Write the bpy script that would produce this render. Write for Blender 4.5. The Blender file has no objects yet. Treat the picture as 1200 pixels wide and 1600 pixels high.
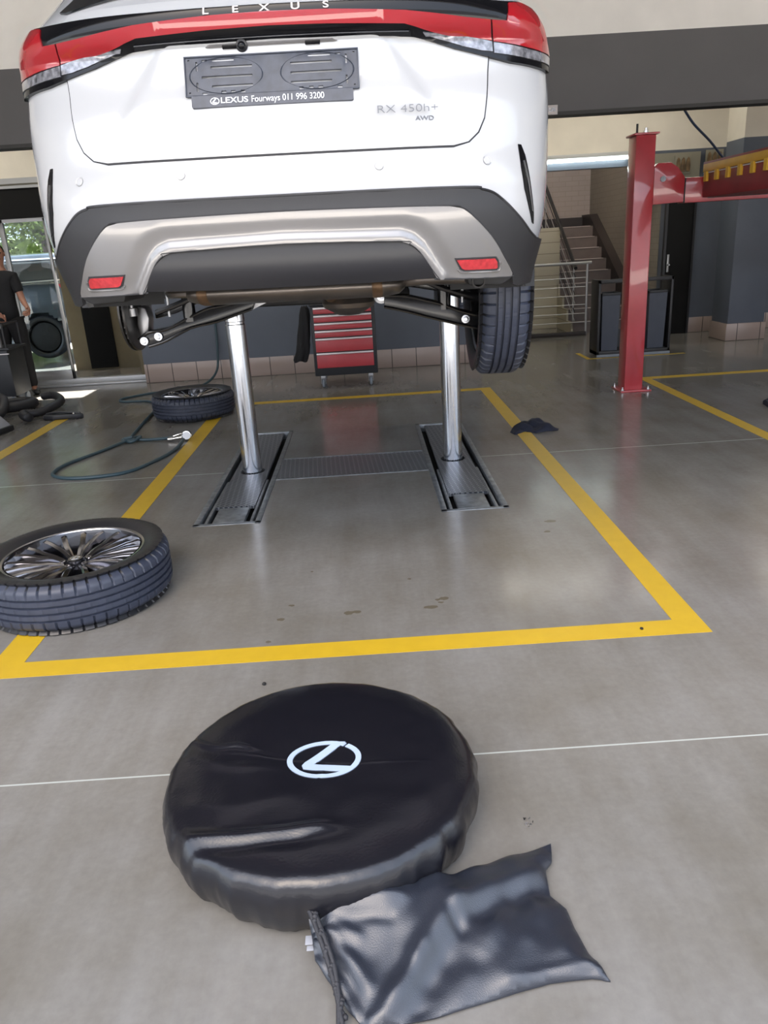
import bpy, bmesh, math, random
from mathutils import Vector, Matrix, noise
from mathutils.geometry import delaunay_2d_cdt
random.seed(7)
PI = math.pi
SC = bpy.context.scene
COL = SC.collection

# ------------------------------------------------------------------ camera
cam_d = bpy.data.cameras.new('camera')
cam = bpy.data.objects.new('camera', cam_d)
COL.objects.link(cam)
F_PX, CX, CY = 1180.0, 600.0, 800.0
yv = Vector((563 - CX, 383 - CY, F_PX)).normalized()        # world +Y seen by the lens
x0 = Vector((1, -0.0615, 0)).normalized()
dn = yv.cross(x0).normalized()
if dn.y < 0:
    dn = -dn
xv = dn.cross(yv).normalized()
if xv.x < 0:
    xv = -xv
zv = -dn
cam_right = Vector((xv.x, yv.x, zv.x))
cam_up = -Vector((xv.y, yv.y, zv.y))
cam_back = -Vector((xv.z, yv.z, zv.z))
M = Matrix((cam_right, cam_up, cam_back)).transposed().to_4x4()
M.translation = Vector((0, 0, 1.5))
cam.matrix_world = M
cam_d.sensor_fit = 'HORIZONTAL'
cam_d.sensor_width = 36.0
cam_d.lens = 36.0 * F_PX / 1200.0
cam_d.clip_start = 0.02
cam_d.clip_end = 300
SC.camera = cam

# ------------------------------------------------------------------ world, lights, exposure
w = bpy.data.worlds.new('sky')
SC.world = w
w.use_nodes = True
nt = w.node_tree
bg = nt.nodes['Background']
sky = nt.nodes.new('ShaderNodeTexSky')
sky.sky_type = 'NISHITA'
sky.sun_disc = False
sky.sun_elevation = math.radians(52)
sky.sun_rotation = math.radians(200)
sky.air_density = 1.2
sky.dust_density = 4.0
mixw = nt.nodes.new('ShaderNodeMixRGB')
mixw.inputs[0].default_value = 0.5
mixw.inputs[2].default_value = (4.8, 5.3, 6.2, 1)
nt.links.new(sky.outputs[0], mixw.inputs[1])
nt.links.new(mixw.outputs[0], bg.inputs[0])
bg.inputs[1].default_value = 0.37
SC.view_settings.view_transform = 'Standard'
SC.view_settings.look = 'None'
SC.view_settings.gamma = 1.0
SC.view_settings.use_curve_mapping = False
SC.view_settings.exposure = 0.80

def area_light(name, loc, rot, sx, sy, power, col):
    d = bpy.data.lights.new(name, 'AREA')
    d.shape = 'RECTANGLE'
    d.size, d.size_y, d.energy, d.color = sx, sy, power, col
    o = bpy.data.objects.new(name, d)
    COL.objects.link(o)
    o.location, o.rotation_euler = loc, rot
    return o
sun_d = bpy.data.lights.new('sun', 'SUN')
sun_d.energy = 27.0
sun_d.angle = math.radians(1.0)
sun_d.color = (1.0, 0.96, 0.9)
sun = bpy.data.objects.new('sun', sun_d)
COL.objects.link(sun)
sun.rotation_euler = (math.radians(-35), math.radians(10), 0)   # high, from behind the building: lights the yard, not the room

# ------------------------------------------------------------------ helpers
def link(name, me, mat, parent=None, smooth=None):
    o = bpy.data.objects.new(name, me)
    COL.objects.link(o)
    if mat is not None:
        for m in (mat if isinstance(mat, (list, tuple)) else [mat]):
            me.materials.append(m)
    if parent is not None:
        o.parent = parent
    if smooth is not None:
        me.polygons.foreach_set('use_smooth', [True] * len(me.polygons))
        me.set_sharp_from_angle(angle=math.radians(smooth))
    return o

def obj(name, bm, mat, parent=None, smooth=35):
    me = bpy.data.meshes.new(name)
    bmesh.ops.recalc_face_normals(bm, faces=bm.faces)
    bm.to_mesh(me)
    bm.free()
    return link(name, me, mat, parent, smooth)

def tag(o, label, cat=None, group=None, kind=None):
    if label: o['label'] = label
    if cat: o['category'] = cat
    if group: o['group'] = group
    if kind: o['kind'] = kind
    return o

def thing(name, label, cat, loc=(0, 0, 0), rot=(0, 0, 0), group=None):
    o = bpy.data.objects.new(name, None)
    COL.objects.link(o)
    o.location, o.rotation_euler = loc, rot
    o.empty_display_size = 0.1
    return tag(o, label, cat, group)

def struct(name, bm, mat, smooth=35):
    return tag(obj(name, bm, mat, None, smooth), None, None, None, 'structure')

def B():
    return bmesh.new()

def box(bm, x0, x1, y0, y1, z0, z1, bev=0.0, M4=None, seg=2):
    r = bmesh.ops.create_cube(bm, size=1.0)
    vs = r['verts']
    for v in vs:
        v.co = Vector((x0 + (v.co.x + .5) * (x1 - x0), y0 + (v.co.y + .5) * (y1 - y0), z0 + (v.co.z + .5) * (z1 - z0)))
    if bev > 0:
        es = list({e for v in vs for e in v.link_edges})
        g = bmesh.ops.bevel(bm, geom=es, offset=bev, segments=seg, profile=0.5, affect='EDGES')
        vs = list({v for f in g['faces'] for v in f.verts} | {v for v in vs if v.is_valid})
        vs = list({v for v0 in vs for f in v0.link_faces for v in f.verts})
    if M4 is not None:
        bmesh.ops.transform(bm, matrix=M4, verts=vs)
    return vs

def prism(bm, pts, d0, d1, axis='y', bev=0.0, M4=None):
    """polygon pts extruded between d0 and d1; axis y: pts=(x,z); z: pts=(x,y); x: pts=(y,z)"""
    def mk(p, d):
        if axis == 'y': return Vector((p[0], d, p[1]))
        if axis == 'z': return Vector((p[0], p[1], d))
        return Vector((d, p[0], p[1]))
    a = [bm.verts.new(mk(p, d0)) for p in pts]
    b = [bm.verts.new(mk(p, d1)) for p in pts]
    n = len(pts)
    fs = [bm.faces.new(a), bm.faces.new(b[::-1])]
    for i in range(n):
        fs.append(bm.faces.new((a[i], b[i], b[(i + 1) % n], a[(i + 1) % n])))
    bmesh.ops.recalc_face_normals(bm, faces=fs)
    vs = a + b
    if bev > 0:
        es = list({e for f in fs for e in f.edges})
        bmesh.ops.bevel(bm, geom=es, offset=bev, segments=2, profile=0.5, affect='EDGES')
    if M4 is not None:
        bmesh.ops.transform(bm, matrix=M4, verts=[v for v in vs if v.is_valid])

def smooth_pts(pts, n=8):
    P = [Vector(p) for p in pts]
    if len(P) < 3: return P
    out = []
    for i in range(len(P) - 1):
        p0, p1, p2, p3 = P[max(i - 1, 0)], P[i], P[i + 1], P[min(i + 2, len(P) - 1)]
        for k in range(n):
            t = k / n
            out.append(0.5 * ((2 * p1) + (p2 - p0) * t + (2 * p0 - 5 * p1 + 4 * p2 - p3) * t * t + (3 * p1 - p0 - 3 * p2 + p3) * t ** 3))
    out.append(P[-1])
    return out

def tube(bm, pts, r, seg=10, cap=True, sm=0, sq=None):
    P = smooth_pts(pts, sm) if sm else [Vector(p) for p in pts]
    n = len(P)
    rings = []
    up = Vector((0, 0, 1))
    for i, p in enumerate(P):
        t = (P[min(i + 1, n - 1)] - P[max(i - 1, 0)]).normalized()
        if i == 0:
            u = t.cross(up)
            if u.length < 1e-3: u = t.cross(Vector((0, 1, 0)))
        else:
            u = pu - t * pu.dot(t)
        u.normalize()
        pu = u
        v = t.cross(u)
        rr = r[i * (len(r) - 1) // max(n - 1, 1)] if isinstance(r, (list, tuple)) else r
        kx, ky = sq if sq else (1, 1)
        rings.append([bm.verts.new(p + (u * math.cos(a) * kx + v * math.sin(a) * ky) * rr) for a in [2 * PI * k / seg for k in range(seg)]])
    for i in range(n - 1):
        for k in range(seg):
            bm.faces.new((rings[i][k], rings[i][(k + 1) % seg], rings[i + 1][(k + 1) % seg], rings[i + 1][k]))
    if cap:
        bm.faces.new(rings[0][::-1]); bm.faces.new(rings[-1])
    return rings

def lathe(bm, prof, seg=48, M4=None, fn=None, closed=False):
    """prof list of (r,z); spun about local z"""
    rings = []
    for j, (r, z) in enumerate(prof):
        if r < 1e-5:
            rings.append([bm.verts.new((0, 0, z))])
        else:
            ring = []
            for k in range(seg):
                a = 2 * PI * k / seg
                rr, zz = fn(j, k, a, r, z) if fn else (r, z)
                ring.append(bm.verts.new((rr * math.cos(a), rr * math.sin(a), zz)))
            rings.append(ring)
    pr = list(zip(rings[:-1], rings[1:]))
    if closed: pr.append((rings[-1], rings[0]))
    for a, b in pr:
        for k in range(seg):
            k2 = (k + 1) % seg
            q = []
            for v in (a[k % len(a)], a[k2 % len(a)], b[k2 % len(b)], b[k % len(b)]):
                if v not in q: q.append(v)
            if len(q) >= 3: bm.faces.new(q)
    if M4 is not None:
        bmesh.ops.transform(bm, matrix=M4, verts=[v for r in rings for v in r])

def cyl(bm, p0, p1, r, seg=16):
    tube(bm, [p0, p1], r, seg)

def dist_poly(p, poly, closed=True):
    d = 1e9
    n = len(poly)
    for i in range(n if closed else n - 1):
        a, b = poly[i], poly[(i + 1) % n]
        vx, vy = b[0] - a[0], b[1] - a[1]
        L = vx * vx + vy * vy
        t = 0 if L == 0 else max(0, min(1, ((p[0] - a[0]) * vx + (p[1] - a[1]) * vy) / L))
        d = min(d, math.hypot(p[0] - a[0] - t * vx, p[1] - a[1] - t * vy))
    return d

def inside(p, poly):
    c = False
    j = len(poly) - 1
    for i in range(len(poly)):
        a, b = poly[i], poly[j]
        if (a[1] > p[1]) != (b[1] > p[1]) and p[0] < (b[0] - a[0]) * (p[1] - a[1]) / (b[1] - a[1]) + a[0]:
            c = not c
        j = i
    return c

def subdivide_loop(poly, step):
    out = []
    n = len(poly)
    for i in range(n):
        a, b = poly[i], poly[(i + 1) % n]
        k = max(1, int(math.hypot(b[0] - a[0], b[1] - a[1]) / step))
        for q in range(k):
            out.append((a[0] + (b[0] - a[0]) * q / k, a[1] + (b[1] - a[1]) * q / k))
    return out

def fill_grid(poly, step, holes=()):
    """triangulate polygon with an interior grid; returns verts2d, tris"""
    loops = [subdivide_loop(poly, step)] + [subdivide_loop(h, step) for h in holes]
    vs, es = [], []
    for L in loops:
        o = len(vs)
        vs += L
        es += [(o + i, o + (i + 1) % len(L)) for i in range(len(L))]
    x0, x1 = min(p[0] for p in poly), max(p[0] for p in poly)
    y0, y1 = min(p[1] for p in poly), max(p[1] for p in poly)
    nx, ny = int((x1 - x0) / step) + 1, int((y1 - y0) / step) + 1
    for i in range(nx + 1):
        for j in range(ny + 1):
            p = (x0 + (i + .5 * (j % 2)) * step, y0 + j * step * .9)
            if inside(p, poly) and not any(inside(p, h) for h in holes):
                if min(dist_poly(p, L) for L in loops) > step * .45:
                    vs.append(p)
    r = delaunay_2d_cdt([Vector(p) for p in vs], es, [], 2 if False else 1, 1e-6)
    V = [(v.x, v.y) for v in r[0]]
    T = []
    for f in r[2]:
        c = (sum(V[i][0] for i in f) / len(f), sum(V[i][1] for i in f) / len(f))
        if inside(c, poly) and not any(inside(c, h) for h in holes):
            T.append(tuple(f))
    return V, T

def copy_tree(o, parent=None):
    c = o.copy()
    COL.objects.link(c)
    c.parent = parent
    for ch in list(o.children):
        copy_tree(ch, c)
    return c

def text_mesh(txt, size, depth=0.001, bold=0.0, shear=0.0, spacing=1.0, align='CENTER', xscale=1.0):
    cu = bpy.data.curves.new('text', 'FONT')
    cu.body, cu.size, cu.extrude, cu.offset = txt, size, depth, bold
    cu.shear, cu.space_character = shear, spacing
    cu.align_x, cu.align_y = align, 'CENTER'
    o = bpy.data.objects.new('text', cu)
    COL.objects.link(o)
    dg = bpy.context.evaluated_depsgraph_get()
    me = bpy.data.meshes.new_from_object(o.evaluated_get(dg))
    bpy.data.objects.remove(o)
    bpy.data.curves.remove(cu)
    for v in me.vertices: v.co.x *= xscale
    return me

# ------------------------------------------------------------------ materials
def mat(name, col, rough=0.5, metal=0.0, var=0.0, vscale=8.0, bump=0.0, bscale=60.0, coat=0.0, emit=None, spec=0.5, trans=0.0, aniso=None):
    m = bpy.data.materials.new(name)
    m.use_nodes = True
    t = m.node_tree
    p = t.nodes['Principled BSDF']
    c = (*col, 1)
    p.inputs['Base Color'].default_value = c
    p.inputs['Roughness'].default_value = rough
    p.inputs['Metallic'].default_value = metal
    p.inputs['Specular IOR Level'].default_value = spec
    p.inputs['Coat Weight'].default_value = coat
    p.inputs['Coat Roughness'].default_value = 0.04
    if trans: p.inputs['Transmission Weight'].default_value = trans
    tc = t.nodes.new('ShaderNodeTexCoord')
    if var > 0:
        n = t.nodes.new('ShaderNodeTexNoise')
        n.inputs['Scale'].default_value = vscale
        n.inputs['Detail'].default_value = 6
        mr = t.nodes.new('ShaderNodeMapRange')
        mr.inputs[1].default_value, mr.inputs[2].default_value = 0.3, 0.7
        mr.inputs[3].default_value, mr.inputs[4].default_value = 1 - var, 1 + var
        mx = t.nodes.new('ShaderNodeVectorMath'); mx.operation = 'SCALE'
        mx.inputs[0].default_value = col
        t.links.new(tc.outputs['Object'], n.inputs['Vector'])
        t.links.new(n.outputs['Fac'], mr.inputs[0])
        t.links.new(mr.outputs[0], mx.inputs['Scale'])
        t.links.new(mx.outputs[0], p.inputs['Base Color'])
    if bump > 0:
        n2 = t.nodes.new('ShaderNodeTexNoise')
        n2.inputs['Scale'].default_value = bscale
        n2.inputs['Detail'].default_value = 3
        bp = t.nodes.new('ShaderNodeBump')
        bp.inputs['Strength'].default_value = bump
        bp.inputs['Distance'].default_value = 0.002
        t.links.new(tc.outputs['Object'], n2.inputs['Vector'])
        t.links.new(n2.outputs['Fac'], bp.inputs['Height'])
        t.links.new(bp.outputs[0], p.inputs['Normal'])
    if emit:
        p.inputs['Emission Color'].default_value = (*emit[0], 1)
        p.inputs['Emission Strength'].default_value = emit[1]
    return m

def brick_mat(name, col, mortar, bw, bh, rough=0.5, msize=0.006, axis='xz', var=0.1, squash=0.0):
    m = bpy.data.materials.new(name)
    m.use_nodes = True
    t = m.node_tree
    p = t.nodes['Principled BSDF']
    p.inputs['Roughness'].default_value = rough
    g = t.nodes.new('ShaderNodeNewGeometry')
    s = t.nodes.new('ShaderNodeSeparateXYZ')
    c = t.nodes.new('ShaderNodeCombineXYZ')
    t.links.new(g.outputs['Position'], s.inputs[0])
    t.links.new(s.outputs[{'x': 0, 'y': 1, 'z': 2}[axis[0]]], c.inputs[0])
    t.links.new(s.outputs[{'x': 0, 'y': 1, 'z': 2}[axis[1]]], c.inputs[1])
    b = t.nodes.new('ShaderNodeTexBrick')
    b.offset = squash
    b.inputs['Scale'].default_value = 1.0
    b.inputs['Brick Width'].default_value = bw
    b.inputs['Row Height'].default_value = bh
    b.inputs['Mortar Size'].default_value = msize
    b.inputs['Color1'].default_value = (*col, 1)
    b.inputs['Color2'].default_value = (*[x * (1 - var) for x in col], 1)
    b.inputs['Mortar'].default_value = (*mortar, 1)
    t.links.new(c.outputs[0], b.inputs['Vector'])
    t.links.new(b.outputs['Color'], p.inputs['Base Color'])
    return m

def glass_mat(name, tint=(0.8, 0.86, 0.9), f0=0.08):
    m = bpy.data.materials.new(name)
    m.use_nodes = True
    t = m.node_tree
    t.nodes.clear()
    out = t.nodes.new('ShaderNodeOutputMaterial')
    tr = t.nodes.new('ShaderNodeBsdfTransparent')
    tr.inputs[0].default_value = (*tint, 1)
    gl = t.nodes.new('ShaderNodeBsdfGlossy')
    gl.inputs['Roughness'].default_value = 0.02
    fr = t.nodes.new('ShaderNodeFresnel')
    fr.inputs[0].default_value = 1.5
    mx = t.nodes.new('ShaderNodeMixShader')
    t.links.new(fr.outputs[0], mx.inputs[0])
    t.links.new(tr.outputs[0], mx.inputs[1])
    t.links.new(gl.outputs[0], mx.inputs[2])
    t.links.new(mx.outputs[0], out.inputs[0])
    return m

def floor_mat():
    m = bpy.data.materials.new('polished_concrete')
    m.use_nodes = True
    t = m.node_tree
    N, Lk = t.nodes, t.links
    p = N['Principled BSDF']
    g = N.new('ShaderNodeNewGeometry')
    def ramp(fac, stops):
        r = N.new('ShaderNodeValToRGB')
        el = r.color_ramp.elements
        el[0].position, el[0].color = stops[0][0], (*stops[0][1], 1)
        el[1].position, el[1].color = stops[-1][0], (*stops[-1][1], 1)
        for q in stops[1:-1]:
            e = el.new(q[0]); e.color = (*q[1], 1)
        Lk.new(fac, r.inputs[0])
        return r
    def noise_n(scale, detail, sx=1, sy=1, rot=0):
        mp = N.new('ShaderNodeMapping')
        mp.inputs['Scale'].default_value = (sx, sy, 1)
        mp.inputs['Rotation'].default_value = (0, 0, rot)
        Lk.new(g.outputs['Position'], mp.inputs['Vector'])
        n = N.new('ShaderNodeTexNoise')
        n.inputs['Scale'].default_value = scale
        n.inputs['Detail'].default_value = detail
        n.inputs['Roughness'].default_value = 0.62
        Lk.new(mp.outputs[0], n.inputs['Vector'])
        return n
    n1 = noise_n(1.1, 8)
    base = ramp(n1.outputs['Fac'], [(0.3, (0.142, 0.130, 0.110)), (0.5, (0.178, 0.170, 0.156)), (0.75, (0.218, 0.214, 0.206))])
    n2 = noise_n(2.2, 7, 2.6, 0.32, 0.35)
    st = ramp(n2.outputs['Fac'], [(0.36, (0.9, 0.885, 0.86)), (0.55, (1, 1, 1)), (0.7, (1.09, 1.09, 1.09))])
    mx = N.new('ShaderNodeMixRGB'); mx.blend_type = 'MULTIPLY'; mx.inputs[0].default_value = 1
    Lk.new(base.outputs[0], mx.inputs[1]); Lk.new(st.outputs[0], mx.inputs[2])
    n3 = noise_n(38, 5)
    sp = ramp(n3.outputs['Fac'], [(0.3, (0.93, 0.93, 0.93)), (0.7, (1.06, 1.06, 1.06))])
    mx2 = N.new('ShaderNodeMixRGB'); mx2.blend_type = 'MULTIPLY'; mx2.inputs[0].default_value = 1
    Lk.new(mx.outputs[0], mx2.inputs[1]); Lk.new(sp.outputs[0], mx2.inputs[2])
    # expansion joints
    s = N.new('ShaderNodeSeparateXYZ'); Lk.new(g.outputs['Position'], s.inputs[0])
    def math_n(op, a, b=None, c=None):
        q = N.new('ShaderNodeMath'); q.operation = op
        for i, v in enumerate((a, b, c)):
            if v is None: continue
            if isinstance(v, (int, float)): q.inputs[i].default_value = v
            else: Lk.new(v, q.inputs[i])
        return q.outputs[0]
    cur = mx2.outputs[0]
    for y0, w_ in ((1.942, 0.0035), (5.30, 0.006)):
        d = math_n('ABSOLUTE', math_n('SUBTRACT', s.outputs[1], y0))
        f = math_n('LESS_THAN', d, w_)
        mm = N.new('ShaderNodeMixRGB')
        Lk.new(math_n('MULTIPLY', f, 0.8), mm.inputs[0])
        Lk.new(cur, mm.inputs[1]); mm.inputs[2].default_value = (0.42, 0.45, 0.42, 1)
        cur = mm.outputs[0]
    # dried oil drips
    for (x, y, r, rx) in ((-.153, 2.95, .016, 1.4), (-.115, 2.955, .014, 1.2), (.205, 2.955, .015, 2), (.268, 3.03, .016, 1.4), (.24, 3.02, .010, 1.2), (.252, 2.995, .009, 1.3),
                          (-.446, 2.93, .013, 1.4), (-.48, 2.74, .010, 1.3), (-.41, 3.06, .009, 1.5), (.13, 3.26, .008, 1), (.95, 3.9, .02, 1.6), (.9, 3.75, .013, 1.4), (-.34, 3.42, .007, 1)):
        dx = math_n('DIVIDE', math_n('SUBTRACT', s.outputs[0], x), rx)
        dy = math_n('SUBTRACT', s.outputs[1], y)
        d = math_n('SQRT', math_n('ADD', math_n('MULTIPLY', dx, dx), math_n('MULTIPLY', dy, dy)))
        d = math_n('ADD', d, math_n('MULTIPLY', math_n('SUBTRACT', n3.outputs['Fac'], 0.5), 0.02))
        f = math_n('LESS_THAN', d, r)
        mm = N.new('ShaderNodeMixRGB')
        Lk.new(math_n('MULTIPLY', f, 0.75), mm.inputs[0])
        Lk.new(cur, mm.inputs[1]); mm.inputs[2].default_value = (0.085, 0.07, 0.04, 1)
        cur = mm.outputs[0]
    Lk.new(cur, p.inputs['Base Color'])
    rr = ramp(n2.outputs['Fac'], [(0.3, (0.13, 0.13, 0.13)), (0.75, (0.24, 0.24, 0.24))])
    Lk.new(rr.outputs[0], p.inputs['Roughness'])
    p.inputs['Specular IOR Level'].default_value = 0.36
    bp = N.new('ShaderNodeBump'); bp.inputs['Strength'].default_value = 0.05; bp.inputs['Distance'].default_value = 0.01
    Lk.new(n1.outputs['Fac'], bp.inputs['Height']); Lk.new(bp.outputs[0], p.inputs['Normal'])
    return m

def plate_mat():
    """embossed tread plate"""
    m = mat('tread_plate', (0.16, 0.17, 0.19), 0.38, 0.85, 0.35, 6)
    t = m.node_tree
    g = t.nodes.new('ShaderNodeNewGeometry')
    mp = t.nodes.new('ShaderNodeMapping'); mp.inputs['Rotation'].default_value = (0, 0, PI / 4)
    mp.inputs['Scale'].default_value = (1, 1, 1)
    ck = t.nodes.new('ShaderNodeTexBrick'); ck.offset = 0.5
    ck.inputs['Scale'].default_value = 1; ck.inputs['Brick Width'].default_value = 0.05; ck.inputs['Row Height'].default_value = 0.022
    ck.inputs['Mortar Size'].default_value = 0.006; ck.inputs['Mortar Smooth'].default_value = 0.6
    bp = t.nodes.new('ShaderNodeBump'); bp.inputs['Strength'].default_value = 1; bp.inputs['Distance'].default_value = 0.006
    t.links.new(g.outputs['Position'], mp.inputs[0]); t.links.new(mp.outputs[0], ck.inputs['Vector'])
    t.links.new(ck.outputs['Fac'], bp.inputs['Height'])
    rc = t.nodes.new('ShaderNodeMixRGB'); rc.inputs[1].default_value = (.10, .11, .13, 1); rc.inputs[2].default_value = (.34, .36, .40, 1)
    t.links.new(ck.outputs['Fac'], rc.inputs[0]); t.links.new(rc.outputs[0], t.nodes['Principled BSDF'].inputs['Base Color'])
    t.links.new(bp.outputs[0], t.nodes['Principled BSDF'].inputs['Normal'])
    return m

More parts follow.
